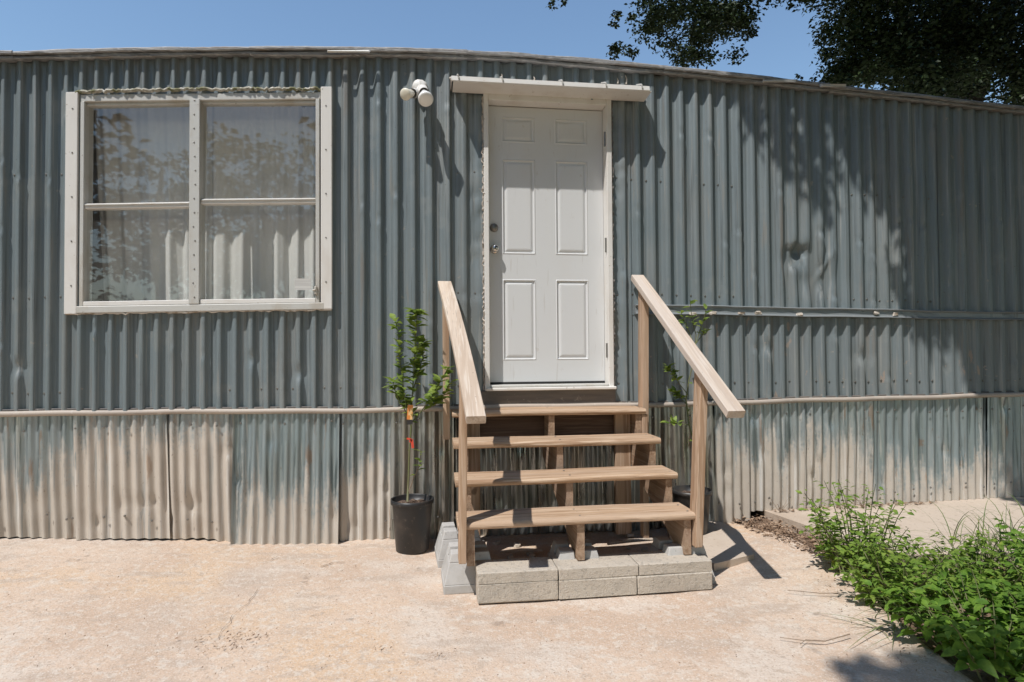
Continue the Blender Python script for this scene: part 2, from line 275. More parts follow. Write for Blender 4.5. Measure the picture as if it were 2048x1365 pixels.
# ------------------------------------------------------------------ the setting: yard, concrete apron, pad, soil
V, Fc = grid(np.concatenate([np.linspace(-400, -12, 8), np.linspace(-10, 12, 12), np.linspace(15, 400, 8)]), np.concatenate([np.linspace(-400, -14, 8), np.linspace(-12, 14, 14), np.linspace(20, 500, 8)]),
             lambda x, y: np.stack([x, y, np.full_like(x, -.09)], 1))
tag(obj('ground', V, Fc, M['yard'], origin=(0, 0, 0)), kind='structure', label='yard of earth and thin grass around the trailer')
def bed_edge(y):                                        # where the apron stops and the weedy soil starts, x as a function of y
    return np.interp(y, [-6, -3, -2.1, -1.75, -1.45, -1.2, -.9, -.55, -.2, .1, 3], [1.2, 1.4, 1.64, 1.68, 1.72, 1.86, 1.93, 1.9, 1.83, 1.74, 1.7])
xs = np.concatenate([np.linspace(-4.6, -3.3, 8), np.linspace(-3.2, 0, 60)[:-1], np.linspace(0, 1, 70)*1.0])
def apron(x, y):
    X = x.copy(); t = x > 0
    X[t] = x[t]*bed_edge(y[t])+vnoise(y[t], 0*y[t], 5, 3)*.06*(x[t] > .97)
    Z = gz(X, y)+.012*(vnoise(X, y, 1.3, 2)-.5)+.006*(vnoise(X, y, 6, 4)-.5)
    Z = np.where(x >= .999, Z-.03, Z)
    return np.stack([X, y, Z], 1)
V, Fc = grid(xs, np.concatenate([np.linspace(-4.7, -4, 6)[:-1], np.linspace(-4, .3, 110)]), apron)
ap = tag(obj('concrete_apron', V, Fc, M['concrete'], smooth=True, origin=(0, 0, 0)), kind='structure', label='weathered tan concrete apron in front of the trailer')
def ribbon(name, pts, w, mat, parent, wig=.010, n=30):
    P = np.array([G(*p) for p in pts]); s = np.linspace(0, len(P)-1, n); X = np.interp(s, range(len(P)), P[:, 0]); Y = np.interp(s, range(len(P)), P[:, 1])
    L_ = np.cumsum(np.hypot(np.diff(X, prepend=X[0]), np.diff(Y, prepend=Y[0]))); q = (vnoise(L_, 0*L_, 22, len(pts))-.5)*2*wig; q2 = (vnoise(L_, 0*L_, 60, 3)-.5)*wig*.6; ang = math.atan2(Y[-1]-Y[0], X[-1]-X[0]); X = X-math.sin(ang)*(q+q2); Y = Y+math.cos(ang)*(q+q2); ww = .62*w*(.3+.9*NR.rand(n)); ww[0] = ww[-1] = w*.1
    Z = gz(X, Y)+.0075+.012*(vnoise(X, Y, 1.3, 2)-.5)
    d = np.stack([np.gradient(X), np.gradient(Y)], 1); d /= np.linalg.norm(d, axis=1)[:, None]; nx, ny = -d[:, 1], d[:, 0]
    V = np.concatenate([np.stack([X+nx*ww/2, Y+ny*ww/2, Z], 1), np.stack([X-nx*ww/2, Y-ny*ww/2, Z], 1)])
    return obj(name, V, [[i, i+1, n+i+1, n+i] for i in range(n-1)], mat, parent)
for pts, w in (([(0, 1142), (60, 1122), (110, 1097), (165, 1072)], .006), ([(520, 1190), (500, 1215), (465, 1240), (452, 1262), (435, 1290)], .004), ([(640, 1142), (665, 1135), (690, 1134)], .010), ([(520, 1140), (540, 1135), (555, 1128)], .006)):
    ribbon('crack', pts, w, M['crack'], ap)
# bare soil bed right of the apron, with the raised pad behind it
def soil(x, y):
    X = bed_edge(y)-.10+x; Z = gz(X, y)-.028+.05*(vnoise(X, y, 4, 8)-.35)*ss(0, .35, x)+.012*vnoise(X, y, 17, 3)
    return np.stack([X, y, Z], 1)
V, Fc = grid(np.linspace(0, 6, 90), np.linspace(-4.5, .25, 80), soil)
tag(obj('soil_bed', V, Fc, M['soil'], smooth=True, origin=(0, 0, 0)), kind='structure', label='strip of bare soil beside the concrete apron')
pe = [(2.02, .2), (1.98, -.02), (2.06, -.5), (2.16, -1.02), (2.9, -1.12), (4.9, -1.15), (5.0, .2)]
mb = MB(); n = len(pe)
mb.add([(x, y, .105+.012*max(0, x-2)) for x, y in pe]+[(x, y, -.08) for x, y in pe], [list(range(n))]+[[i, n+i, n+(i+1) % n, (i+1) % n] for i in range(n)])
tag(mb.build('concrete_pad', M['slab'], origin=(2, 0, 0)), kind='structure', label='raised pale concrete pad along the skirting')

# ------------------------------------------------------------------ the trailer
X0, X1 = -5.2, 7.6
tr = empty('mobile_home', (1.2, 1.9, .05), 'long grey green corrugated metal mobile home with white door and window', 'mobile home')
RIB = lerp_tab([(-6, .086), (-2.4, .087), (-1.2, .100), (-.3, .112), (1.0, .108), (2., .104), (4, .106), (8, .106)])
_px = np.linspace(-6, 8, 3000); _ph = np.cumsum(1/RIB(_px))*(_px[1]-_px[0])
def phase(x): return np.interp(x, _px, _ph)+.18*(vnoise(x, 0*x, 1.3, 5)-.5)
DX0, DX1 = -.008, .880                                  # outside of the door casing
WIN = (-2.578, -1.000, 1.535, 2.990)                    # window outside: x0 x1 z0 z1 (before sag)
dents = [(2.25, 1.93, .13, .035), (2.42, 1.80, .20, .028), (2.30, 2.0, .07, .03), (-2.86, 1.19, .07, .02), (-1.5, 1.22, .06, .014), (-1.22, 1.12, .07, .018), (2.0, 1.28, .07, .015), (2.75, 1.22, .09, .015), (1.35, 1.30, .09, .02)]
def rib_y(x, z):
    p = phase(x) % 1.0
    pr = ss(.02, .36, p)*(1-ss(.54, .70, p))
    ridx = np.floor(phase(x))
    amp = .033*(.86+.28*vnoise(ridx*3.7, z*0, 1, 9))
    flat = np.ones_like(x)                              # crushed flat beside the door
    for e, w in ((DX0, .16), (DX1, .15)):
        near = ss(.02, w, np.abs(x-e)); flat = np.minimum(flat, np.where((z > .8) & (z < 3.02), .12+.88*near, 1))
    y = -pr*amp*flat
    for (dx, dz, r, d) in dents: y = y+d*np.exp(-(((x-dx)/r)**2+((z-dz)/(r*.8))**2)*1.6)*(.3+pr)
    ex, ez = x-2.25, z-2.02                              # the sharp buckle right of the door
    y = y+.040*np.clip(1-np.abs(ex)/.085, 0, 1)**.6*(ez < .0)*np.clip(1+ez/.13, 0, 1)**1.2-.012*np.exp(-((ex-.02)/.09)**2-((ez+.17)/.045)**2)
    ex2 = ex-.22-.6*(ez+.13); y = y-.014*np.exp(-(ex2/.02)**2-((ez+.12)/.11)**2)
    # small creases across single ribs
    for k in range(3):
        zc = .95+2.2*vnoise(ridx*7.3+k*31, z*0, 1, 21+k); s = vnoise(ridx*5.1+k*17, z*0, 1, 41)
        dz_ = z-zc; y = y+pr*np.where(s > .5, .007*np.exp(-(dz_/.018)**2)-.004*np.exp(-((dz_+.04)/.03)**2), 0)
    y = y+.010*(vnoise(x, z, 3.1, 6)-.5)*(1-flat)*2+.004*(vnoise(x*1.2, z, 1.4, 13)-.5)+(1-flat)*.012*(vnoise(x, z*1.5, 11, 17)-.5)
    return y
def siding(x0, x1, z0, z1, mat, off=0., hole=None):
    xs = np.arange(x0, x1+.0045, .0075); xs[-1] = x1; zs = np.linspace(z0, z1, max(3, int((z1-z0)/.028)))
    def fn(x, z):
        y = rib_y(x, z)+off; e = np.minimum(x-x0, x1-x); y = y-.004*(e < .012)
        return np.stack([x, y, zz(x, z)], 1)
    V, Fc = grid(xs, zs, fn)
    nx = len(xs)
    if hole is not None:
        hx0, hx1, hz0, hz1 = hole; keep = []
        for f in Fc:
            i, j = f[0] % nx, f[0]//nx; cx = (xs[i]+xs[i+1])/2; cz = (zs[j]+zs[j+1])/2
            if not (hx0 < cx < hx1 and hz0 < cz < hz1): keep.append(f)
        Fc = keep
    if not Fc: return
    return obj('siding_panel', V, Fc, mat, tr, smooth=True)
hw = (WIN[0]+.07, WIN[1]-.07, WIN[2]+.05, WIN[3]-.05)
hd = (DX0+.012, DX1-.012, .5, 2.975)
seams = [X0, -4.1, -3.3, -2.56, -1.76, -.93, -.245]
for i in range(len(seams)-1): siding(seams[i], seams[i+1]+.012, .885, 3.215, M['siding'], -.005*(i % 2), hw)
siding(-.245, 1.02, .885, 3.215, M['siding'], -.002, hd)
up = [1.012, 1.87, 2.62, 3.38, 4.15, 5.0, 5.9, 6.8, X1]
for i in range(len(up)-1):
    siding(up[i], up[i+1]+.012, 1.50, 3.215, M['siding'], -.005*(i % 2))
    siding(up[i], up[i+1]+.012, .885, 1.55, M['siding_worn'], .004-.003*(i % 2))
# screws along the ribs
mb = MB(); ribs = []
for x in np.arange(X0, X1, .002):
    pass
ph = phase(np.arange(X0, X1, .002)); xx = np.arange(X0, X1, .002)
cross = xx[1:][np.floor(ph[1:]-.02) > np.floor(ph[:-1]-.02)]
for zr in (2.46, 1.645, 1.02):
    for x in cross:
        if WIN[0]-.02 < x < WIN[1]+.02 and zr > 1.5: continue
        if DX0-.03 < x < DX1+.03 or R.random() < .12: continue
        zc = float(zz(np.array(x), zr))+R.uniform(-.006, .006); yv = float(rib_y(np.array([x]), np.array([zr]))[0])
        v, f = lathe([(0, 0), (.0, .005), (.006, .004), (.0082, 0)], (x, yv-.001, zc), 6, '-y'); mb.add(v, f)
tag(mb.build('siding_screws', M['dull_metal'], tr), kind='stuff')
# skirting: overlapping galvanised sheets
sk = [(-5.2, -4.3, 'dusty'), (-4.32, -3.4, 'mid'), (-3.42, -2.53, 'mid'), (-2.545, -2.01, 'dusty'), (-2.03, -1.60, 'dusty'), (-1.605, -.955, 'clean'), (-.965, -.62, 'mid'), (-.63, -.22, 'shiny'), (-.23, .45, 'shiny'), (.44, 1.12, 'shiny'),
      (1.11, 1.62, 'shiny'), (1.61, 1.86, 'mid'), (1.85, 2.30, 'mid'), (2.29, 2.83, 'mid'), (2.82, 3.78, 'clean'), (3.77, 4.6, 'clean'), (4.58, 5.5, 'mid'), (5.48, 6.5, 'dusty'), (6.48, 7.6, 'mid')]
for i, (a, b, kind) in enumerate(sk):
    lean = R.uniform(-.006, .016); bow = R.uniform(-.004, .010); ph0 = R.uniform(0, 6); shear = R.uniform(-.012, .012)+(.03 if a < -1.7 else -.03 if a > 2 else 0)
    if a == -1.605: lean, bow = .045, .008
    pitch = .0665+R.uniform(-.002, .002); amp = .0115*R.uniform(.9, 1.1)
    xs = np.arange(a, b+.004, pitch/10); zs = np.linspace(0, 1, 26)
    bot = [R.uniform(-.012, .012) for _ in range(3)]; dn = [(R.uniform(a, b), R.uniform(.1, .9), R.uniform(.015, .04), R.uniform(.008, .018)) for _ in range(4)]
    def fn(x, t):
        zb = gz(x, 0*x-.03)+.004+np.interp(x, [a, (a+b)/2, b], bot)*.9+.006*(vnoise(x, 0*x, 17, i)-.5)
        if x.mean() > 2.05: zb = np.maximum(zb, .106+.012*(x-2))
        z = zb+(.897-zb)*t; y = -amp*np.sin((x-a)/pitch*2*np.pi+ph0)*(1-.25*ss(.6, 1, vnoise(x, t*2, 2.2, i+3)))
        y = y-.008-lean*(1-t)**1.5-bow*np.sin(t*np.pi)-.009*(i % 2)
        for dx, dt, r, d in dn: y = y+d*np.exp(-(((x-dx)/r)**2+((t-dt)/(r*1.6))**2))
        y = y+.003*(vnoise(x, t*2, 3.5, i+50)-.5)
        e = np.minimum(x-a, b-x); y = y-.004*(e < .012)
        X = x+shear*(1-t)
        return np.stack([X, y, zz(X, z)], 1)
    V, Fc = grid(xs, zs, fn); obj('skirting_panel', V, Fc, M['skirt_'+kind], tr, smooth=True)
mb = MB()
for (a, b, kind) in sk:
    for k in range(int((b-a)/.14)+1):
        for zc in (.80, .14):
            x = a+.03+k*.14+R.uniform(-.02, .02); z = zc+R.uniform(-.02, .02)+float(gz(x, 0))*(zc < .5)
            if R.random() < .25 or x > b-.01: continue
            v, f = lathe([(0, 0), (.0, .006), (.006, .005), (.0085, 0)], (x, -.026 if zc > .5 else -.038, z), 6, '-y'); mb.add(v, f)
tag(mb.build('skirting_screws', M['dull_metal'], tr), kind='stuff')
# tan pipe that hides the joint of siding and skirting
xs = np.linspace(X0, X1, 180); mb = MB()
P = np.stack([xs, -.030+.003*np.sin(xs*2.3), np.interp(xs, [-5, -2.96, -2.1, -1.2, -.4, 1.9, 2.87, 4.07, 7], [.905, .893, .882, .874, .872, .876, .888, .899, .91])+.003*np.sin(xs*3.1+1)+.002*np.sin(xs*9)], 1)
v, f = tube(P, .0175, 10); mb.add(v, f)
obj('trim_rail', mb.V(), mb.f, M['trim'], tr, smooth=True)
v, f = tube(P+np.array([0, .008, .0225]), .006, 5); obj('trim_strip', v, f, M['grime'], tr)
# channel along the right half
xs = np.linspace(1.035, X1, 120); mb = MB(); prof = [(-.002, 0), (-.045, -.004), (-.05, -.010), (-.047, -.016), (-.034, -.022), (-.037, -.055), (-.052, -.070), (-.045, -.074), (-.002, -.070)]
V = []; m = len(prof)
for x in xs:
    w = .0018*math.sin(x*5)+.001*math.sin(x*13); s = .0
    for k, (y, z) in enumerate(prof): V.append((x, y-.004+w*.4+(R.gauss(0, .0015) if k in (3, 4, 5) else 0), float(zz(np.array(x), 1.578+z))+w))
Fc = [[i*m+k, i*m+k+1, (i+1)*m+k+1, (i+1)*m+k] for i in range(len(xs)-1) for k in range(m-1)]+[list(range(m))]
obj('drip_rail', V, Fc, M['ledge'], tr)
for px in (1325, 1380, 1418, 1475, 1510, 1590, 1745, 1780):
    x, z = W(px, 629+R.uniform(-3, 2)); v, f = box(x-.012-R.random()*.02, x+.014+R.random()*.02, -.056, -.04, z-.012, z+.004+R.random()*.008, .004, 1, .005); obj('caulk_dab', v, f, M['caulk'], tr)
# roof sheet, its weathered edge and loose flaps
xs = np.linspace(X0, X1, 60); ys = np.linspace(-.05, 3.7, 9)
V, Fc = grid(xs, ys, lambda x, y: np.stack([x, y, zz(x, 3.245)+.16*np.sin(np.clip(y/3.65, 0, 1)*np.pi)], 1)); obj('roof', V, Fc, M['roof'], tr, smooth=True)
mb = MB()
def edge_strip(x0, x1, zt, zb, yf, seed, n):
    xs = np.linspace(x0, x1, n); z0 = zt+.008*(vnoise(xs, 0*xs, 5, seed)-.5)+.002*(vnoise(xs, 0*xs, 31, seed)-.5); z1 = zb+.010*(vnoise(xs, 0*xs, 4, seed+3)-.5)+.003*(vnoise(xs, 0*xs, 27, seed+2)-.5)
    y = yf+.005*(vnoise(xs, 0*xs, 3, seed+1)-.5)+.003*(vnoise(xs, 0*xs, 33, seed+1)-.5); V = []
    rows = [(0*xs+.03, z0+.002), (y+.006, z0), (y, z0-.008), (y, z1+.006), (y+.007, z1), (0*xs+.0, z1+.012)]
    for yy, z in rows: V.append(np.stack([xs, yy, zz(xs, z)], 1))
    V = np.concatenate(V); Fc = [[k*n+i, k*n+i+1, (k+1)*n+i+1, (k+1)*n+i] for k in range(len(rows)-1) for i in range(n-1)]; return V, Fc
for (x0, x1, s) in [(X0, -2.9, 1), (-2.9, -1.5, 2), (-1.5, -.15, 3), (-.15, 1.25, 4), (1.25, 2.5, 5), (2.5, 3.9, 6), (3.9, 5.6, 7), (5.6, X1, 8)]:
    v, f = edge_strip(x0, x1+.03, 3.258, 3.230, -.080-.003*(s % 2), s*10, 200); e = obj('roof_edge', v, f, M['roof_edge'], tr)
    v, f = edge_strip(x0, x1+.03, 3.232, 3.204, -.066-.003*(s % 2), s*10+5, 200); obj('lower_lip', v, f, M['roof_edge'], e)
def flap(px0, px1, py, w, mat):
    x0, z0 = W(px0, py, -.09); x1, z1 = W(px1, py+.5, -.09); v, f = box(x0, x1, -.104, -.086, z0-w/2, z0+w/2, .003, 1, .004)
    v[:, 2] += (v[:, 0]-x0)*((z1-z0)/(x1-x0)); obj('loose_flashing', v, f, mat, tr)
flap(655, 740, 104, .012, M['white_old']); flap(1525, 1590, 163, .016, M['white_old']); flap(1640, 1690, 172, .02, M['white_old'])
# body behind the sheets: back wall, ends, floor, inner lining of the room
mb = MB()
for args in ((X0, X1, 3.58, 3.66, .1, 3.10), (X0, X0+.05, .06, 3.58, .1, 3.0), (X1-.05, X1, .06, 3.58, .1, 3.0)): v, f = box(*args); mb.add(v, f)
obj('rear_wall', mb.V(), mb.f, M['siding'], tr)
mb = MB()
for args in ((X0+.06, -.15, 2.6, 2.64, .95, 3.0), (X0+.06, -.15, .1, 2.6, .95, .99), (X0+.06, -.15, .1, 2.6, 2.99, 3.02), (-.19, -.15, .1, 2.6, .99, 2.99),
             (X0+.06, WIN[0]+.05, .07, .1, .99, 2.99), (WIN[1]-.05, -.19, .07, .1, .99, 2.99), (WIN[0]+.05, WIN[1]-.05, .07, .1, .99, WIN[2]+.02)):
    v, f = box(*args); mb.add(v, f)
obj('room_lining', mb.V(), mb.f, M['interior'], tr)

# ------------------------------------------------------------------ window
def wz(v): v = np.array(v, float); v[:, 2] = zz(v[:, 0], v[:, 2]); return v
def bar(name, x0, x1, y0, y1, z0, z1, mat, parent, bev=.003):
    # subdivided along x so that it follows the sag
    v, f = box(x0, x1, y0, y1, z0, z1, bev); return obj(name, wz(v), f, mat, parent)
wx0, wx1, wz0, wz1 = WIN
win = bar('window', wx0+.06, wx1-.045, -.055, .05, wz0, wz0+.045, M['white_old'], tr, .004)
bar('head_rail', wx0+.07, wx1-.07, -.040, .06, wz1-.065, wz1-.018, M['white_old'], win, .004)
bar('side_flashing', wx0-.006, wx0+.064, -.054, -.026, wz0-.004, wz1-.005, M['white'], win)
bar('side_flashing', wx1-.066, wx1+.004, -.054, -.026, wz0+.002, wz1+.012, M['white'], win)
for a in ((wx0+.074, wx0+.098), (wx1-.10, wx1-.076)): bar('jamb', a[0], a[1], -.046, .06, wz0+.045, wz1-.066, M['white_old'], win)
xm = -1.835
mu = bar('mullion', xm-.031, xm+.031, -.056, .05, wz0+.046, wz1-.066, M['white_old'], win)
for k in range(15):
    z = wz0+.09+k*.092; v, f = lathe([(0, 0), (0, .004), (.004, .003), (.0055, 0)], (xm+R.uniform(-.006, .006), -.0562, float(zz(np.array(xm), z))), 6, '-y'); obj('screw', v, f, M['dull_metal'], mu)
for x in (wx0+.034, wx1-.034):
    for k in range(5):
        z = wz0+.18+k*.29; v, f = lathe([(0, 0), (0, .004), (.004, .003), (.0055, 0)], (x, -.0545, float(zz(np.array(x), z))), 6, '-y'); obj('screw', v, f, M['dull_metal'], win)
for (a, b) in ((wx0+.098, xm-.032), (xm+.032, wx1-.10)):
    zm = 2.236 if a < -2 else 2.254
    s = bar('sash_rail', a, b, -.036, .02, zm-.017, zm+.017, M['white'], win)
    bar('sash_lip', a+.002, b-.002, -.043, -.037, zm+.002, zm+.012, M['white_old'], s)
    bar('lower_sash', a, b, -.047, .02, wz0+.046, wz0+.075, M['white'], win)
    bar('upper_sash', a, b, -.020, .03, wz1-.085, wz1-.067, M['white_old'], win)
    for (z0, z1, y) in ((wz0+.07, zm-.012, -.008), (zm+.012, wz1-.08, .006)):
        v = [(a-.003, y, z0), (b+.003, y, z0), (b+.003, y, z1), (a-.003, y, z1)]; obj('pane', wz(v), [[0, 1, 2, 3]], M['glass'], win)
# mossy caulk bead along the head
mb = MB(); xs = np.linspace(wx0+.05, wx1-.05, 110)
P = np.stack([xs, -.046+.008*NR.normal(0, .5, 110), zz(xs, wz1-.002)+.006*NR.normal(0, .6, 110)], 1); v, f = tube(P, .009+.004*NR.rand(110), 6); obj('caulk_bead', v, f, M['moss'], win)
xs = np.linspace(wx0+.0, wx1, 70); P = np.stack([xs, -.046+0*xs, zz(xs, wz0-.003)+.003*NR.normal(0, 1, 70)], 1); v, f = tube(P, .006, 5); obj('caulk_bead', v, f, M['caulk'], win)
# sticker and latch
x, z = W(606, 569, -.012); v, f = box(x-.051, x+.051, -.013, -.0105, z-.037, z+.037, 0); obj('sticker', v, f, M['paper'], win)
x, z = W(632, 580, -.05); mb = MB(); v, f = box(x-.010, x+.008, -.062, -.036, z-.028, z+.022, .004); mb.add(v, f); v, f = tube([(x-.02, -.06, z-.005), (x, -.066, z), (x+.006, -.064, z+.03)], .005, 6); mb.add(v, f); obj('latch', mb.V(), mb.f, M['white_old'], win)
# sheer curtains hang well behind the glass
def curtain(x0, x1, z0, z1, y, folds, seed, hem, label, lean=0.):
    xs = np.linspace(x0, x1, 150); zs = np.linspace(0, 1, 30)
    def fn(x, t):
        u = (x-x0)/(x1-x0); p = u*folds*2*np.pi+1.2*np.sin(u*5+seed)
        zb = z0+hem*(np.sin(p+.6)*.6+.4*np.sin(p*.5+seed)); z = zb+(z1-zb)*t
        yy = y+(.006+.015*(1-t))*(np.sin(p)+.35*np.sin(p*.5+1))+.004*np.sin(p*2.3+seed); X = x+lean*(1-t)*(1-u)
        return np.stack([X, yy, z], 1)
    V, Fc = grid(xs, zs, fn); return tag(obj('curtain', V, Fc, M['curtain'], smooth=True), label, 'curtain', 'sheer curtains in the window')
curtain(-2.60, -1.845, 1.570, 2.97, .28, 6.2, 1., .030, 'sheer white curtain behind the left half of the window', .07)
curtain(-1.90, -.95, 1.580, 2.97, .29, 7.4, 3., .035, 'sheer white curtain behind the right half of the window', .0)
mb = MB(); v, f = tube([(-2.75, .30, 2.965), (-.75, .30, 2.965)], .008, 8); tag(obj('curtain_rod', v, f, M['white_old']), 'thin white rod holding the two curtains inside the window', 'rod')

# ------------------------------------------------------------------ door
dx0, dx1, dz0, dz1 = .030, .842, 1.032, 2.942
DY = .062
pan = []
for (u0, u1) in ((.115, .405), (.575, .865)):
    for (t0, t1) in ((.036, .130), (.190, .537), (.626, .92)):
        pan.append((dx0+u0*(dx1-dx0), dx0+u1*(dx1-dx0), dz1-t1*(dz1-dz0), dz1-t0*(dz1-dz0)))
offs = [0, .008, .012, .020, .034, .042]
hts = [0, -.003, .006, .008, .001, .000]
def dh(d): return np.interp(d, offs, hts)
gx = sorted(set([dx0, dx1]+[round(q, 5) for p in pan for o_ in offs for q in (p[0]+o_, p[1]-o_)])); gzs = sorted(set([dz0, dz1]+[round(q, 5) for p in pan for o_ in offs for q in (p[2]+o_, p[3]-o_)]))
def doorfn(x, z):
    y = np.zeros_like(x)
    for (a, b, c, d) in pan:
        dist = np.minimum(np.minimum(x-a, b-x), np.minimum(z-c, d-z)); ins = dist > -1e-6; y = np.where(ins, dh(np.clip(dist, 0, .1)), y)
    return np.stack([x, DY+y+.0008*(vnoise(x, z, 5, 2)-.5), z], 1)
V, Fc = grid(np.array(gx), np.array(gzs), doorfn); mb = MB(); mb.add(V, Fc); v, f = box(dx0, dx1, DY+.012, DY+.045, dz0, dz1); mb.add(v, f)
v, f = box(dx0, dx1, DY+.0008, DY+.013, dz0, dz0+.002); 
door = mb.build('door', M['door'], tr)
def disc(name, prof, px, py, mat, parent, y):
    x, z = W(px, py, y); v, f = lathe(prof, (x, y, z), 24, '-y'); return obj(name, v, f, mat, parent, smooth=True)
disc('deadbolt', [(0, .020), (.014, .020), (.018, .017), (.024, .013), (.029, .004), (.030, 0)], 988, 456, M['dull_metal'], door, DY)
kb = disc('door_knob', [(0, .062), (.012, .061), (.022, .056), (.026, .046), (.024, .036), (.014, .026), (.011, .012), (.026, .009), (.031, .003), (.031, 0)], 989, 499, M['chrome'], door, DY)
disc('keyhole', [(0, .0655), (.005, .0655), (.006, .060)], 989, 499, M['dark'], kb, DY)
v, f = box(dx0+.001, dx1-.001, DY-.004, DY+.012, dz0-.02, dz0+.006, .002); obj('door_sweep', v, f, M['dark'], door)
mb = MB()
fr = empty('door_frame', (.44, 0, .985)); fr.parent = tr; fr.location = np.array([.44, 0, .985])-ORG[tr.name]
for zc in (1.25, 1.98, 2.72):
    v, f = tube([(DX1-.040, -.034+.03, zc-.05), (DX1-.040, -.004, zc+.05)], .007, 8); obj('hinge', v, f, M['dull_metal'], door)
def jb(name, x0, x1, y0, y1, z0, z1, mat=M['white'], parent=fr, bev=.003):
    v, f = box(x0, x1, y0, y1, z0, z1, bev); return obj(name, v, f, mat, parent)
jb('casing', DX0, DX0+.033, -.036, .13, .985, 2.990); jb('casing', DX1-.036, DX1, -.036, .13, .985, 2.990); jb('head_casing', DX0+.034, DX1-.037, -.036, .13, 2.947, 2.988)
jb('door_stop', DX1-.050, DX1-.0365, DY+.03, .128, 1.03, 2.945, M['dark'])
jb('threshold', DX0+.005, DX1+.008, -.068, .13, .985, 1.005, M['white'], fr, .004); jb('sill_plate', DX0+.034, DX1-.037, -.03, .12, 1.006, 1.022, M['white_old'], fr, .004)
jb('kick_board', DX0-.03, DX1+.012, -.030, .05, .885, .984, M['grime'], fr, .004)
# rough sealant beside the casing
for xe, s in ((DX0-.006, 1), (DX1+.006, 2)):
    zs = np.linspace(.99, 2.97, 130); P = np.stack([xe+.004*NR.normal(0, 1, 130), -.024+.004*NR.normal(0, 1, 130), zs], 1); v, f = tube(P, .003+.005*NR.rand(130), 5); obj('sealant_bead', v, f, M['trim'] if s == 1 else M['grime'], fr)
# gutter style hood over the door
hd_ = empty('door_hood', (.45, 0, 2.98)); hd_.parent = tr; hd_.location = np.array([.45, 0, 2.98])-ORG[tr.name]
ax0, ax1 = -.228, 1.100
def hoodz(x): return 3.005+.0*(x-ax0)
mb = MB(); ft, fb, bk = 3.030, 2.990, 2.985
prof = [(-.030, 3.075), (-.175, ft), (-.186, ft-.004), (-.190, fb+.006), (-.186, fb), (-.182, fb+.004), (-.181, ft-.010), (-.030, 3.068)]
v, f = prism(prof, 'x', ax0, ax1); obj('hood_top', v, f, M['white'], hd_)
v, f = prism([(-.181, fb+.006), (-.181, fb+.002), (-.030, bk), (-.030, bk+.006)], 'x', ax0+.012, ax1+.016); obj('soffit', v, f, M['white'], hd_)
v, f = prism([(-.034, 3.066), (-.180, ft-.008), (-.180, fb+.008), (-.034, bk+.008)], 'x', ax0, ax0+.003); obj('end_cap', v, f, M['trim'], hd_)
v, f = prism([(-.034, 3.066), (-.180, ft-.008), (-.180, fb+.008), (-.034, bk+.008)], 'x', ax1-.003, ax1); obj('end_cap', v, f, M['white_old'], hd_)
for px in (916, 1004, 1124, 1211, 1283):
    x, _ = W(px, 165, -.19); v, f = tube([(x-.002, -.1, 3.071), (x-.002, -.184, 3.036), (x, -.195, 3.028), (x+.004, -.195, 3.008), (x+.006, -.192, 3.0)], [.004, .005, .006, .005, .003], 6); obj('clip', v, f, M['white_old'], hd_)
xs = np.linspace(ax0-.004, ax1+.004, 120); P = np.stack([xs, -.034+.006*NR.normal(0, .6, 120), 3.076+.007*NR.normal(0, .6, 120)], 1); v, f = tube(P, .007+.006*NR.rand(120), 5); obj('caulk_bead', v, f, M['caulk'], hd_)
for px, py, h in ((960, 150, .08), (1003, 152, .03), (1068, 158, .03), (1235, 162, .04), (1252, 160, .06), (1243, 155, .015)):
    x, z = W(px, py, -.03); v, f = tube([(x, -.030, z-h/2), (x+.004, -.034, z), (x-.003, -.030, z+h/2)], [.007, .005, .002], 5); obj('caulk_dab', v, f, M['caulk'], hd_)

# ------------------------------------------------------------------ flood light beside the door
bx, bz = W(840, 180)
fl = empty('flood_light', (bx, -.02, bz-.08), 'white twin flood light fixed to the siding left of the door', 'light')
v, f = lathe([(0, .055), (.03, .052), (.044, .045), (.05, .03), (.054, .0)], (bx, -.012, bz), 20, '-y'); v = v+NR.normal(0, .0015, v.shape); obj('base', v, f, M['white'], fl, smooth=True)
def lamp(p0, d, ln, r, mat, neck):
    d = np.array(d, float); d /= np.linalg.norm(d); p0 = np.array(p0)
    v, f = lathe([(0, -.012), (.024, -.010), (.029, .0), (.029, neck*.55), (.031, neck*.56), (.031, neck)], (0, 0, 0), 18); h = obj('lamp_holder', aim(v, p0, d), f, M['white'], fl, smooth=True)
    v, f = tube([np.array([bx, -.055, bz]), (np.array([bx, -.06, bz])+p0)/2+np.array([0, -.01, .004]), p0+d*.01], .011, 8); obj('arm', v, f, M['white'], fl, smooth=True)
    v, f = lathe([(.018, -.004), (.019, .006), (.026, ln*.22), (r*.80, ln*.58), (r*.97, ln*.80), (r, ln*.88), (r*.97, ln*.94), (r*.86, ln*.985), (r*.5, ln*1.02), (0, ln*1.03)], (0, 0, 0), 24); obj('bulb', aim(v, p0+d*(neck+.005), d), f, mat, fl, smooth=True)
    v, f = lathe([(.0, neck-.002), (.023, neck-.001), (.023, neck+.004), (0, neck+.0045)], (0, 0, 0), 18); obj('socket_ring', aim(v, p0, d), f, M['dark'], h)
lamp((bx+.022, -.085, bz-.030), (.08, -.60, -.56), .125, .049, M['bulb'], .06)
lamp((bx-.018, -.085, bz-.058), (-.42, -.66, -.36), .095, .038, M['bulb_c'], .055)

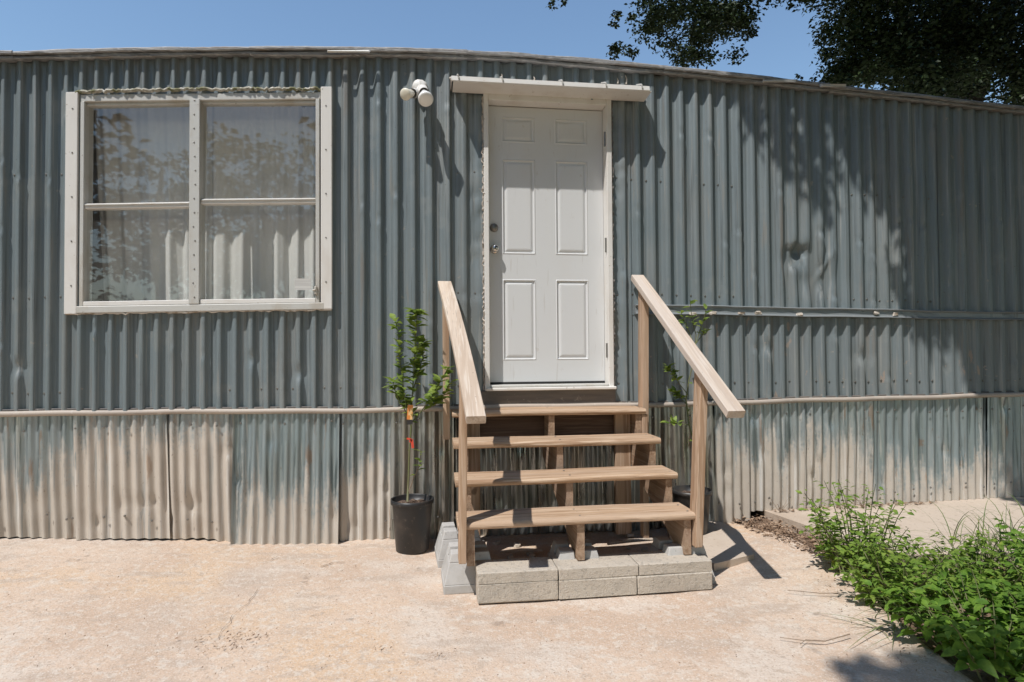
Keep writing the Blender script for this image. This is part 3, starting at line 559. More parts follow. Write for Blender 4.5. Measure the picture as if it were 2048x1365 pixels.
# ------------------------------------------------------------------ stairs with handrails
st = empty('wooden_steps', (.39, -.6, 0), 'four tread wooden steps with two sloping handrails below the white door', 'steps')
SX0, SX1 = -.237, 1.018; TZ = [.872, .712, .548, .387]; TY = [-.28, -.53, -.78, -1.03]; TH = .036
for i in range(4):
    yb = TY[i]+.245; yf = TY[i]; zt = TZ[i]; r = TH/2; tilt = R.uniform(-.004, .004)
    prof = [(yb, zt-TH), (yb, zt)]+[(yf+r-r*math.sin(a), zt-r+r*math.cos(a)) for a in np.linspace(0, math.pi, 9)]
    n = len(prof); xs = np.linspace(SX0, SX1, 30); V = []
    for x in xs:
        for (y, z) in prof: V.append((x, y+.0015*math.sin(x*9+i)+R.gauss(0, .0004), z+tilt*(x-.4)+.0015*math.sin(x*5+i*2)+R.gauss(0, .0003)))
    Fc = [[a*n+k, a*n+(k+1) % n, (a+1)*n+(k+1) % n, (a+1)*n+k] for a in range(len(xs)-1) for k in range(n)]+[list(range(n)), list(range((len(xs)-1)*n, len(xs)*n))[::-1]]
    t = obj('tread', V, Fc, M['wood_x'], st)
    mb = MB()
    for sx in (-.19, .40, .985):
        for sy in (-.06, -.19):
            v, f = lathe([(0, .0), (.0045, .0), (.0065, -.002)], (sx+R.uniform(-.004, .004), yf+.25+sy-.01, zt+.0028), 6); mb.add(v, f)
    tag(obj('nail_heads', mb.V(), mb.f, M['dull_metal'], t), kind='stuff')
# sawtooth stringers
def stringer(x0, x1):
    P = [(-.03, TZ[0]-TH-.001)]
    for i in range(4):
        P.append((TY[i]+.025, TZ[i]-TH-.001))
        P.append((TY[i]+.025, (TZ[i+1]-TH-.001) if i < 3 else .165))
    P += [(-.93, .165), (-.03, TZ[0]-.33)]
    v, f = prism(P, 'x', x0, x1); return obj('stringer', v, f, M['wood_str'], st)
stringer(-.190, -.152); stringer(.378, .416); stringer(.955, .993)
# short blocks under the tread noses, back legs and header
for (x0, x1) in ((.374, .420), ):
    for i in range(3):
        v, f = box(x0+.002, x1-.002, TY[i]+.027, TY[i]+.065, TZ[i+1]+.001, TZ[i]-TH-.003, .003); 
def leg(x0, x1, y0, y1, z0, z1): v, f = box(x0, x1, y0, y1, z0, z1, .003); return obj('support_leg', v, f, M['wood_z'], st)
leg(.845, .950, -.165, -.127, .03, TZ[0]-TH-.004); leg(-.145, -.055, -.165, -.127, .03, TZ[0]-TH-.004)
leg(.985+.01, 1.033, -.265, -.20, .03, TZ[0]-TH-.004)
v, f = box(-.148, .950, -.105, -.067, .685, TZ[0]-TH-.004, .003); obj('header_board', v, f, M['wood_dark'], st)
# posts and rails
def post(V4, z0, z1, lean=0., ztop_slope=0):
    x0, x1, y0, y1 = V4; v, f = box(x0, x1, y0, y1, z0, z1, .004, 2)
    v[:, 0] += lean*(v[:, 2]-z0); top = v[:, 2] > z1-.02; v[top, 2] += ztop_slope*(v[top, 1]-y0); return obj('post', v, f, M['wood_z'], st)
RS = .61
def railz(y): return 1.767+(y+.05)*RS
post((1.020, 1.062, -.20, -.105), .62, railz(-.20)-.052, .012, RS)
post((1.000, 1.042, -1.04, -.955), .21, railz(-1.04)-.050, .05, RS)
post((-.290, -.248, -.20, -.105), .69, railz(-.20)-.102, -.002, RS)
post((-.234, -.196, -1.045, -.955), .19, railz(-1.045)-.050, .012, RS)
def rail(xb, xf, yb, yf, w, th=.038, bow=0., drop=0.):
    n = 24; ts = np.linspace(0, 1, n); V = []; prof = [(-1, 0), (-.94, .003), (.94, .003), (1, 0), (1, -th+.004), (.94, -th), (-.94, -th), (-1, -th+.004)]
    s = math.atan(RS)
    for t in ts:
        y = yb+(yf-yb)*t; z = railz(y)-drop*(1-t)+bow*4*t*(1-t); x = xb+(xf-xb)*t+bow*.6*4*t*(1-t)
        for (a, h) in prof: V.append((x+a*w/2, y-h*math.sin(s), z+h*math.cos(s)))
    m = len(prof); Fc = [[i*m+k, i*m+(k+1) % m, (i+1)*m+(k+1) % m, (i+1)*m+k] for i in range(n-1) for k in range(m)]+[list(range(m)), list(range((n-1)*m, n*m))[::-1]]
    return obj('handrail', V, Fc, M['wood_y'], st)
rail(1.050, 1.060, -.050, -1.385, .088); rail(-.275, -.168, -.050, -1.385, .088, bow=.012, drop=.055)

# concrete piers carrying the stringers
def pier(x, y, rz, label, s=1.0):
    z0 = float(gz(x, y))-.004; b, m_, t, n_ = .14*s, .135*s, .098*s, .021
    mb = MB()
    def frust(x0, x1, y0, y1, za, X0_, X1_, Y0_, Y1_, zb): mb.add([(x0, y0, za), (x1, y0, za), (x1, y1, za), (x0, y1, za), (X0_, Y0_, zb), (X1_, Y0_, zb), (X1_, Y1_, zb), (X0_, Y1_, zb)], [[3, 2, 1, 0], [4, 5, 6, 7], [0, 1, 5, 4], [1, 2, 6, 5], [2, 3, 7, 6], [3, 0, 4, 7]])
    frust(-b, b, -b, b, 0, -b, b, -b, b, .045); frust(-b+.002, b-.002, -b+.002, b-.002, .0452, -t-.012, t+.012, -t-.012, t+.012, .15)
    for sx in (-1, 1):
        for sy in (-1, 1):
            xa, xb = sorted((sx*n_, sx*(t+.012))); ya, yb = sorted((sy*n_, sy*(t+.012))); xc, xd = sorted((sx*(n_+.003), sx*t)); yc, yd = sorted((sy*(n_+.003), sy*t)); frust(xa, xb, ya, yb, .1502, xc, xd, yc, yd, .195)
    V = rot(mb.V(), np.zeros(3), 'Z', rz)+np.array([x, y, z0])
    o = obj('concrete_pier', V, mb.f, M['cpier'], origin=(x, y, z0)); bv = o.modifiers.new('bevel', 'BEVEL'); bv.width = .004; bv.segments = 2; bv.limit_method = 'ANGLE'
    return tag(o, label, 'pier', 'concrete deck piers under the steps')
pier(-.171, -.80, .03, 'concrete pier under the foot of the left handrail post'); pier(.397, -.86, -.02, 'concrete pier under the middle of the bottom tread')
pier(.975, -.88, .05, 'concrete pier under the foot of the right handrail post'); pier(-.20, -.40, .06, 'concrete pier behind the left front pier, under the step side')
# two courses of blocks make the lowest step
BX = [-.146, .257, .661, 1.066]; zb = .012
for k in range(3):
    words = ('left', 'middle', 'right')[k]
    for (c, z0, z1, dy) in (('lower', zb, zb+.090, 0), ('upper', zb+.0915, zb+.147, .004)):
        x0, x1 = BX[k]+.002+(.012 if c == 'upper' and k == 2 else 0), BX[k+1]-.002+(.012 if c == 'upper' and k == 1 else 0); dyy = R.uniform(-.004, .004)+dy
        v, f = box(x0, x1, -1.10+dyy, -.905+dyy, z0, z1, .004, 2); v = v+NR.normal(0, .0009, v.shape); v = rot(v, np.array([(x0+x1)/2, -1.0, 0]), 'Z', R.uniform(-.008, .012)+.02*(k == 2))
        tag(obj('concrete_block', v, f, M['cblock']), f'{words} block of the {c} course in the bottom step', 'block', 'blocks of the bottom step')
# broken slab by the right pot
poly = [G(1428, 1127, .055), G(1508, 1108, .055), G(1478, 1062, .05), G(1440, 1044, .05), (1.25, .0), (1.16, -.3)]
n = len(poly); mb = MB(); mb.add([(x, y, .052) for x, y in poly]+[(x+.004, y+.004, -.01) for x, y in poly], [list(range(n)), ]+[[i, n+i, n+(i+1) % n, (i+1) % n] for i in range(n)])
tag(mb.build('broken_slab', M['slab']), 'thin broken concrete slab under the pot right of the steps', 'slab')
# rubble and scraps under the steps
mb = MB()
for k in range(26):
    x, y = R.uniform(-.1, .95), R.uniform(-.7, -.1); s = R.uniform(.006, .02); v, f = box(x-s, x+s*1.6, y-s, y+s, float(gz(x, y)), float(gz(x, y))+s*1.2, s*.3, 1, s*.25); mb.add(rot(v, np.array([x, y, 0]), 'Z', R.uniform(0, 3)), f)
tag(mb.build('rubble', M['cblock']), 'loose rubble on the ground under the steps', 'rubble', kind='stuff')
for (p, q) in (((1000, 1106), (1085, 1103)), ((1215, 1090), (1305, 1081))):
    a, b = G(*p, .03), G(*q, .03); v, f = tube([(a[0], a[1], .035), ((a[0]+b[0])/2, (a[1]+b[1])/2+.004, .04), (b[0], b[1], .037)], [.008, .012, .009], 6)
    tag(obj('scrap_lath', v, f, M['wood_y']), 'thin pale lath lying under the steps '+('left' if p[0] < 1100 else 'right')+' of the middle pier', 'lath', 'laths under the steps')

# ------------------------------------------------------------------ leaves
def leaf_mesh(name, ln, w, fold=.25, curl=.25, mat=None, shape=0):
    pts = {0: [(0, .02), (.2, .62), (.45, 1.), (.72, .7), (1, .02)], 1: [(0, .05), (.12, .62), (.34, 1.), (.62, .78), (.84, .36), (1, .02)]}[shape]
    V = []; 
    for (t, k) in pts:
        z = -curl*ln*t*t; V += [(-w/2*k, t*ln, z+fold*w/2*k), (0, t*ln, z), (w/2*k, t*ln, z+fold*w/2*k)]
    Fc = []
    for i in range(len(pts)-1): Fc += [[3*i, 3*i+1, 3*i+4, 3*i+3], [3*i+1, 3*i+2, 3*i+5, 3*i+4]]
    me = bpy.data.meshes.new(name); me.from_pydata(V, [], Fc); me.update(); me.polygons.foreach_set('use_smooth', [True]*len(me.polygons))
    if mat: me.materials.append(mat)
    return me
def leaf_frame(p, d, roll, s):
    d = Vector(d).normalized(); up = Vector((0, 0, 1)) if abs(d.z) < .95 else Vector((1, 0, 0)); x = d.cross(up).normalized(); z = x.cross(d)
    m = Matrix((x, d, z)).transposed().to_4x4(); m = m@Matrix.Rotation(roll, 4, 'Y')
    return Matrix.Translation(Vector(p))@m@Matrix.Scale(s, 4)
def put_leaf(me, mw, parent):
    o = bpy.data.objects.new('leaf', me); col.objects.link(o); o.parent = parent; o.matrix_local = Matrix.Translation(-Vector(ORG[parent.name]))@mw; return o
def mass(name, me, mats, mat, parent, origin=None):
    B = np.array([v.co[:] for v in me.vertices]); B4 = np.c_[B, np.ones(len(B))]; fs = [list(p.vertices) for p in me.polygons]; nb = len(B)
    A = np.array([np.array(m) for m in mats]); V = np.einsum('nij,kj->nki', A, B4)[:, :, :3].reshape(-1, 3)
    loops = np.array(fs); Fc = (loops[None]+(np.arange(len(mats))*nb)[:, None, None]).reshape(-1, loops.shape[1])
    me2 = bpy.data.meshes.new(name); org = np.array(origin if origin is not None else ORG[parent.name])
    me2.vertices.add(len(V)); me2.vertices.foreach_set('co', (V-org).ravel()); nf = len(Fc); k = loops.shape[1]
    me2.loops.add(nf*k); me2.loops.foreach_set('vertex_index', Fc.ravel()); me2.polygons.add(nf); me2.polygons.foreach_set('loop_start', np.arange(nf)*k); me2.polygons.foreach_set('loop_total', np.full(nf, k)); me2.update(); me2.validate()
    me2.materials.append(mat); o = bpy.data.objects.new(name, me2); col.objects.link(o)
    if parent is not None: o.parent = parent; o.location = org-ORG[parent.name]
    else: o.location = org
    ORG[o.name] = org; return o
def rdir(zlo=-.3, zhi=.8):
    a = R.uniform(0, 2*math.pi); z = R.uniform(zlo, zhi); r = math.sqrt(max(0, 1-z*z)); return np.array([r*math.cos(a), r*math.sin(a), z])
# ------------------------------------------------------------------ potted citrus trees
CL = leaf_mesh('citrus_leaf', .072, .036, .25, .25, M['citrus'])
def pot(x, y, z, r, h, parent):
    v, f = lathe([(r*.76, 0), (r*.80, .004), (r*.97, h-.03), (r*.98, h-.028), (r*1.05, h-.026), (r*1.06, h), (r*1.0, h+.001), (r*.985, h-.004), (r*.94, h-.05), (0, h-.052)], (x, y, z), 40); obj('pot', v, f, M['pot'], parent, smooth=True)
    v, f = lathe([(r*.945, h-.036), (r*.6, h-.030), (r*.2, h-.026), (0, h-.025)], (x, y, z), 24); v[:, 2] += NR.normal(0, .004, len(v)); obj('soil', v, f, M['potsoil'], parent)
x, y = -.484, -.25; z = float(gz(x, y))+.006
pl = empty('potted_citrus', (x, y, z), 'leafy young citrus in a black pot left of the steps, orange tag', 'potted plant', 'potted citrus beside the steps')
pot(x, y, z, .126, .315, pl)
def px3(pts, y): return [np.array([*(W(a, b, y+dy)[:1]), y+dy, W(a, b, y+dy)[1]]) for a, b, dy in pts]
stems = {'main': px3([(815, 1003, 0), (817, 960, 0), (819, 900, 0), (822, 860, .0), (824, 800, .01), (828, 740, .0), (830, 690, -.01), (834, 640, -.01), (832, 622, -.01)], y),
         'left': px3([(823, 850, 0), (812, 815, -.02), (806, 770, -.03), (800, 720, -.02), (797, 670, -.01), (790, 640, 0)], y),
         'right': px3([(823, 846, 0), (845, 820, -.03), (862, 795, -.05), (880, 765, -.06), (897, 735, -.06)], y),
         'right2': px3([(850, 815, -.03), (868, 812, -.02), (885, 795, -.02), (898, 768, -.03)], y),
         'mid': px3([(826, 780, .0), (838, 745, .04), (846, 710, .06), (842, 680, .05)], y),
         'low': px3([(817, 985, 0), (828, 955, -.02), (840, 930, -.03), (842, 900, -.03)], y),
         'leftlow': px3([(822, 840, 0), (800, 805, .03), (790, 780, .04), (785, 760, .03)], y)}
for k, P in stems.items():
    v, f = tube(P, np.linspace(.0075 if k == 'main' else .004, .0018, len(P)), 6); obj('stem' if k == 'main' else 'branch', v, f, M['stem'] if k != 'low' else M['twig'], pl, smooth=True)
def leaves_along(P, n, t0, me, parent, smin=.75, smax=1.25, up=.35):
    P = np.array(P); L_ = np.linspace(0, len(P)-1, 200); S = np.stack([np.interp(L_, range(len(P)), P[:, k]) for k in range(3)], 1)
    for i in range(n):
        t = t0+(1-t0)*((i+R.random())/n); q = S[min(199, int(t*199))]; d = rdir(-.15, .75)+np.array([-.1, -.35, up*R.random()])
        put_leaf(me, leaf_frame(q, d, R.uniform(-.6, .6), R.uniform(smin, smax)), parent)
leaves_along(stems['main'], 86, .42, CL, pl); leaves_along(stems['left'], 50, .25, CL, pl, .7, 1.15); leaves_along(stems['right'], 44, .35, CL, pl); leaves_along(stems['right2'], 26, .2, CL, pl)
leaves_along(stems['mid'], 40, .2, CL, pl); leaves_along(stems['low'], 10, .4, CL, pl, .5, .9); leaves_along(stems['leftlow'], 36, .2, CL, pl, .7, 1.2); leaves_along(stems['main'], 8, .2, CL, pl, .5, .8)
x_, z_ = W(820, 825, y-.03); v, f = box(x_-.017, x_+.017, y-.032, y-.031, z_-.045, z_+.045); v = rot(v, np.array([x_, y, z_]), 'Y', .06); t_ = obj('plant_tag', v, f, M['tag_o'], pl)
v, f = box(x_-.019, x_+.016, y-.034, y-.0325, z_-.075, z_-.048); obj('tag_band', v, f, M['tag_k'], t_)
xs_, zs_ = W(822, 882, y-.02); mb = MB(); 
for (dx, dz, w, h, a) in ((-.012, .012, .028, .012, .2), (.008, -.018, .016, .055, -.12), (-.002, 0, .014, .02, .5)): v, f = box(xs_+dx-w/2, xs_+dx+w/2, y-.024, y-.022, zs_+dz-h/2, zs_+dz+h/2); mb.add(rot(v, np.array([xs_+dx, y, zs_+dz]), 'Y', a), f)
obj('ribbon', mb.V(), mb.f, M['tag_r'], pl)
x, y = 1.335, -.24; z = .054
pr = empty('potted_citrus', (x, y, z), 'spindly citrus in a black pot behind the right handrail post', 'potted plant', 'potted citrus beside the steps')
pot(x, y, z, .124, .275, pr)
stems = {'main': px3([(1400, 1000, 0), (1396, 950, 0), (1390, 890, 0), (1378, 850, 0), (1372, 800, 0), (1378, 760, 0), (1388, 720, .01), (1392, 670, .01), (1384, 640, .01), (1380, 600, .01)], y),
         'a': px3([(1388, 700, 0), (1400, 660, -.02), (1408, 640, -.03), (1412, 618, -.03)], y), 'b': px3([(1388, 690, 0), (1372, 650, .02), (1362, 625, .03)], y), 'c': px3([(1390, 690, 0), (1405, 670, .02), (1418, 660, .02)], y),
         'd': px3([(1376, 790, 0), (1360, 770, -.02), (1345, 745, -.03), (1335, 735, -.03)], y), 'e': px3([(1374, 810, 0), (1360, 795, .01), (1348, 785, .01)], y), 'f': px3([(1378, 850, 0), (1355, 848, -.02), (1338, 846, -.03)], y)}
for k, P in stems.items(): v, f = tube(P, np.linspace(.0065 if k == 'main' else .0032, .0016, len(P)), 6); obj('stem' if k == 'main' else 'branch', v, f, M['stem'], pr, smooth=True)
leaves_along(stems['main'], 8, .85, CL, pr, .6, .9)
for k, n_ in (('a', 10), ('b', 9), ('c', 9), ('d', 34), ('e', 30), ('f', 22)): leaves_along(stems[k], n_, .4, CL, pr, .5, .95)
leaves_along(stems['main'], 6, .2, CL, pr, .45, .7)

# ------------------------------------------------------------------ weeds in the soil bed
CAMV = Vector(CAM)
def shrub(name, x, y, label, nst, hgt, spread, nleaf, me, mat, lean=(0, 0), dens=1.):
    z = float(gz(x, y))-.02; o = empty(name, (x, y, z), label, 'weed', 'leafy weeds by the concrete pad'); frames = []
    for s in range(nst):
        a = R.uniform(0, 2*math.pi); rr = math.sqrt(R.random())*spread; b = np.array([x+rr*.45*math.cos(a), y+rr*.45*math.sin(a), z]); h = hgt*R.uniform(.5, 1.05)*(1-.35*rr/spread)
        tip = b+np.array([math.cos(a)*rr*.75+lean[0]*R.random(), math.sin(a)*rr*.75+lean[1]*R.random(), h]); mid = (b+tip)/2+np.array([R.uniform(-.03, .03), R.uniform(-.03, .03), h*.08]); P = np.array([b, (b+mid)/2+[0, 0, .01], mid, (mid+tip)/2+[0, 0, h*.04], tip])
        v, f = tube(P, np.linspace(.0045, .0012, 5), 5); obj('stem', v, f, M['stem'], o, smooth=True)
        S = np.stack([np.interp(np.linspace(0, 4, 100), range(5), P[:, k]) for k in range(3)], 1); n = max(4, int(nleaf/nst))
        for i in range(n):
            t = .12+.88*(i+R.random())/n; q = S[min(99, int(t*99))]; d = rdir(-.25, .6); off = d*R.uniform(0, .05)
            frames.append(leaf_frame(q+off, d, R.uniform(-.7, .7), R.uniform(.6, 1.25)*(1.15-.4*t)))
    frames.sort(key=lambda m: (m.translation-CAMV).length-1.2*m.translation.z)
    for m in frames[:290]: put_leaf(me, m, o)
    if len(frames) > 290: tag(mass('inner_leaves', me, frames[290:], mat, o), kind='stuff')
    return o
WL = leaf_mesh('weed_leaf', .046, .023, .25, .3, M['weed']); WB = leaf_mesh('broad_leaf', .060, .038, .3, .4, M['weed_big'], 1)
shrub('weed', 1.95, -1.02, 'small leaved pale green weed standing tallest at the left of the patch', 32, .60, .25, 1050, WL, M['weed'], (-.08, .0))
shrub('weed', 1.90, -1.40, 'small leaved green weed at the left front of the weedy patch', 34, .40, .27, 1100, WL, M['weed'])
shrub('weed', 2.35, -1.36, 'small leaved green weed in the middle of the weedy patch', 34, .34, .32, 1100, WL, M['weed'])
shrub('weed', 1.82, -1.96, 'broad leaved bright green weed in the bottom right corner', 38, .42, .34, 1050, WB, M['weed_big'])
shrub('weed', 2.85, -1.55, 'broad leaved dark green weed at the right picture edge', 34, .46, .38, 950, WB, M['weed_big'])
shrub('weed', 2.32, -1.88, 'broad leaved weed between the corner weed and the picture edge', 38, .46, .36, 1050, WB, M['weed_big'])
def blades(name, x, y, n, ln, spread, label, dirx=0., mat='grass', flat=0.):
    mb = MB()
    for i in range(n):
        a = R.uniform(0, 2*math.pi); b = np.array([x+R.gauss(0, spread), y+R.gauss(0, spread), 0]); b[2] = gz(b[0], b[1])-.01; l = ln*R.uniform(.5, 1.1); dr = np.array([math.cos(a)+dirx, math.sin(a), 0]); k = R.uniform(.35, 1.0)+flat; m = 9; P = []
        for t in np.linspace(0, 1, m): P.append(b+dr*l*k*(t**1.7)*.8+np.array([0, 0, l*(t-(.25+.45*k)*t**2.2)*(1-.55*flat)]))
        P = np.array(P); w = .006*R.uniform(.6, 1.3)*(1-np.linspace(0, 1, m)**2.2*.95); side = np.cross(dr, [0, 0, 1]); side /= np.linalg.norm(side)
        V = np.concatenate([P-side*w[:, None]/2, P+side*w[:, None]/2]); mb.add(V, [[j, j+1, m+j+1, m+j] for j in range(m-1)])
    return tag(mb.build(name, M[mat], origin=(x, y, float(gz(x, y)))), label, 'grass', kind='stuff')
blades('grass_tuft', 2.70, -1.08, 60, .62, .13, 'long arching grass rising over the concrete pad', -.25); blades('grass_tuft', 3.15, -1.1, 70, .62, .15, 'long grass at the right edge of the pad', -.2)
blades('grass_tuft', 1.84, -1.55, 40, .26, .07, 'short pale grass at the foot of the weeds', -.5, flat=.4); blades('grass_tuft', 1.70, -1.62, 14, .20, .05, 'thin dry grass spilling onto the apron', -.9, flat=.7)
blades('grass_tuft', 2.35, -.98, 26, .34, .12, 'few thin grass blades at the front of the pad', -.3)
# leaf litter beside the pad and at the skirting
mb = MB()
def bits(n, fn, l0, l1):
    for i in range(n):
        x, y, z = fn(); l = R.uniform(l0, l1); w = l*R.uniform(.12, .45); a = R.uniform(0, math.pi); t = R.uniform(-.3, .3); c, s = math.cos(a), math.sin(a)
        mb.add([(x-c*l/2, y-s*l/2, z), (x+s*w/2, y-c*w/2, z+.003), (x+c*l/2, y+s*l/2, z+l*t*.5+.004), (x-s*w/2, y+c*w/2, z+.006)], [[0, 1, 2], [0, 2, 3]])
def strip():
    y = R.uniform(-1.25, .02); x = R.uniform(-.13, .13)+float(np.interp(y, [-1.25, -.5, 0], [2.05, 1.93, 1.84])); return x, y, max(float(gz(x, y)), .0)+R.uniform(-.002, .03)
bits(1000, strip, .015, .05)
bits(160, lambda: (lambda x: (x, R.uniform(-.09, -.03), .11+.012*(x-2)+R.uniform(0, .006)))(R.uniform(2.02, 3.3)), .012, .05)
bits(130, lambda: (lambda y, x: (x, y, float(gz(x, y))+.010))(*(lambda y: (y, float(bed_edge(y))-R.random()**2*.3+.05))(R.uniform(-2.0, -1.0))), .008, .026)
tag(mb.build('leaf_litter', M['litter'], origin=(1.9, -.6, 0)), 'brown dry leaf litter heaped along the edge of the pad', 'leaf litter', kind='stuff')
mb = MB()
def spot(px, py, sx, sy):
    a, b = R.gauss(px, sx), R.gauss(py, sy); x, y = G(a, b); return x, y, float(gz(x, y))+.011+.012*(float(vnoise(np.array(x), np.array(y), 1.3, 2))-.5)
bits(70, lambda: spot(450, 1300, 45, 12), .006, .02); bits(26, lambda: spot(490, 1282, 22, 6), .006, .018); bits(10, lambda: spot(760, 1305, 14, 5), .008, .02); bits(8, lambda: spot(878, 1318, 12, 4), .008, .02)
bits(420, lambda: (lambda x, y: (x, y, float(gz(x, y))+.011))(*G(R.uniform(0, 1700), R.uniform(1110, 1365))), .003, .011)
tag(mb.build('debris', M['litter'], origin=(-.9, -1.6, 0)), 'scattered crumbs of dry leaves on the concrete apron', 'debris', kind='stuff')
for (pts, w) in (([(1575, 1192), (1600, 1196), (1640, 1198), (1680, 1200)], .0025), ([(1560, 1285), (1610, 1292), (1650, 1292), (1700, 1280)], .0025), ([(1600, 1300), (1612, 1290), (1650, 1292)], .002)):
    P = []
    for a, b in pts: x, y = G(a, b); P.append((x, y, float(gz(x, y))+.016+R.uniform(0, .01)))
    v, f = tube(P, np.linspace(w*.6, w, len(P)), 5); tag(obj('fallen_twig', v, f, M['twig']), {1575: 'thin dry twig on the concrete just left of the weeds', 1560: 'long dry twig on the concrete below the weeds', 1600: 'short dry twig branching off the long twig below the weeds'}[pts[0][0]], 'twig', 'fallen twigs')
# dry sprigs at the foot of the skirting
for px in (1560, 1690, 1725):
    x, y = W(px, 1020, -.08)[0], -.08; mb = MB(); zb_ = .11+.012*(x-2)
    for k in range(7):
        a = R.uniform(-1, 1); v, f = tube([(x+R.uniform(-.02, .02), y, zb_-.01), (x+a*.05, y-.02, zb_+.03+R.random()*.03), (x+a*.13, y-.03, zb_+.02+R.random()*.1)], [.0022, .0017, .001], 4); mb.add(v, f)
    tag(mb.build('dry_sprig', M['twig']), {1560: 'dry sprig at the skirting nearest the steps', 1690: 'dry sprig at the skirting behind the tallest weed', 1725: 'dry sprig at the skirting furthest from the steps'}[px], 'sprig', 'dry sprigs along the skirting')

# ------------------------------------------------------------------ trees
TL = leaf_mesh('tree_leaf', .062, .030, .2, .2, None)
def small_leaf(): 
    me = bpy.data.meshes.new('small_leaf'); me.from_pydata([(0, 0, 0), (-.017, .028, .004), (0, .062, -.006), (.017, .028, .004)], [], [[0, 3, 2, 1]]); me.update(); return me
SL = small_leaf()
def clump(c, r, n, fr, s0=.8, s1=1.3, flat=.7, sh=None):
    c = np.array(c)
    for i in range(n):
        d = rdir(-1, 1); q = c+d*r*(R.random()**.45)*(np.array([1, 1, flat]) if sh is None else np.array(sh)); fr.append(leaf_frame(q, rdir(-.8, .4), R.uniform(-1.2, 1.2), R.uniform(s0, s1)))
def ray_pt(px, py, y): x, z = W(px, py, y); return np.array([x, y, z])
tree = empty('shade_tree', (9.2, 5.6, -.05), 'big dark leafy tree rising behind the right end of the trailer', 'tree')
fr_ = []; twigs = MB(); limbs = []
trunk = [(9.2, 5.6, -.1), (9.0, 5.5, 1.5), (8.7, 5.3, 3.2), (8.4, 5.0, 4.6)]
v, f = tube(trunk, [.34, .27, .24, .2], 12); obj('trunk', v, f, M['bark'], tree, smooth=True)
def limb(P, r0):
    v, f = tube(P, np.linspace(r0, .02, len(P)), 8); obj('limb', v, f, M['bark'], tree, smooth=True)
limb([(8.4, 5.0, 4.5), (7.0, 3.6, 6.2), (5.2, 1.8, 7.2), (3.6, .2, 7.2), (2.6, -.9, 6.9)], .15); limb([(6.4, 1.0, 7.2), (7.0, -1.5, 7.4), (7.4, -4.2, 7.2)], .10); limb([(8.4, 5.0, 4.6), (7.6, 5.2, 7.0), (5.0, 5.2, 8.4), (2.6, 5.2, 8.0)], .11)
limb([(8.4, 5.0, 4.6), (7.6, 3.0, 6.6), (6.4, 1.0, 7.2), (5.2, -.8, 7.2)], .14); limb([(8.4, 5.0, 4.6), (8.6, 5.0, 6.4), (8.4, 4.9, 8)], .12)
# foliage seen over the roof
def region(pts, n_cl, depth, r, nl):
    (x0, y0), (x1, y1) = pts
    for k in range(n_cl):
        px, py = R.uniform(x0, x1), R.uniform(y0, y1); yy = R.uniform(*depth); c = ray_pt(px, py, yy); clump(c, r*R.uniform(.6, 1.2), nl, fr_)
        if nl >= 80 and px < 2100 and py > -100 and px > 1500:             # leaf clumps added higher up to keep these in shade
            clump(c-R.uniform(.75, 1.4)*np.array([1.05, 1., -2.45]), .45, 75, fr_, 1.4, 2.4)
region(((1265, -60), (1490, 60)), 34, (4.2, 6.0), .40, 190); region(((1262, 0), (1420, 120)), 22, (4.5, 6.0), .24, 130); region(((1390, 20), (1500, 120)), 14, (4.5, 5.8), .19, 100); region(((1450, 0), (1540, 70)), 8, (4.5, 5.6), .18, 90)
region(((1500, -90), (1640, 5)), 18, (3.6, 5.4), .38, 150); region(((1660, -80), (2060, 60)), 70, (2.4, 4.8), .48, 260); region(((1680, 40), (2060, 150)), 64, (2.4, 4.4), .40, 260); region(((1740, 110), (2200, 205)), 50, (2.2, 4.0), .32, 240); region(((1650, 60), (1720, 175)), 14, (2.8, 4), .18, 120)
region(((2060, -250), (2600, 200)), 60, (1.5, 5), .6, 170); region(((1200, -420), (2060, -90)), 60, (2.0, 5.5), .6, 120)
region(((1228, 20), (1262, 70)), 4, (4.6, 5.6), .11, 34); region(((1090, -30), (1130, 12)), 4, (4.2, 5), .09, 26); region(((1225, 92), (1275, 108)), 5, (5, 6), .11, 60); region(((1560, 155), (1640, 172)), 4, (4, 5), .08, 20)
# overhanging boughs in front of the roof that shade the right end of the wall
def shade(x, z, t, r, n):
    p = np.array([x, 0, z])-t*np.array([1.05, 1.0, -2.45]); clump(p, r, n, fr_, 1.0, 2.0, .8, (.42, 1.9, .42))              # sprays that reach forward, so their shadows run down the sheets
for k in range(470):
    z = R.uniform(-.6, 3.4); xl = float(np.interp(z, [-.6, .3, .75, 1.5, 2.2, 2.8, 3.4], [4.0, 3.85, 3.68, 3.28, 3.0, 2.76, 2.42])); x = xl+.14+(R.random()**1.0)*3.4
    shade(x, z, max(R.uniform(1.15, 1.75), (4.6-z)/2.45+R.random()*.2), R.uniform(.12, .27), 75 if x < xl+.7 else 110)
for k in range(18): shade(R.uniform(2.1, 3.1), R.uniform(2.6, 3.2), R.uniform(1.2, 1.6), R.uniform(.05, .1), 22)
for k in range(9): shade(3.3+R.uniform(-.15, .3), R.uniform(1.2, 2.6), R.uniform(1.2, 1.8), .07, 14)
for k in range(70): clump((R.uniform(5.2, 10), R.uniform(-5.5, .5), R.uniform(5.2, 8.8)), .7, 70, fr_, 2.2, 3.4)  # unseen leaf clumps added to screen the right wall from skylight
for k in range(110):
    z = R.uniform(5.6, 9); x = R.uniform(4.6-.43*z+.5, 9); clump((x, R.uniform(-6.2, -3.0), z), .6, 90, fr_, 2.2, 3.4)  # more clumps added above the view, cutting skylight on the right wall
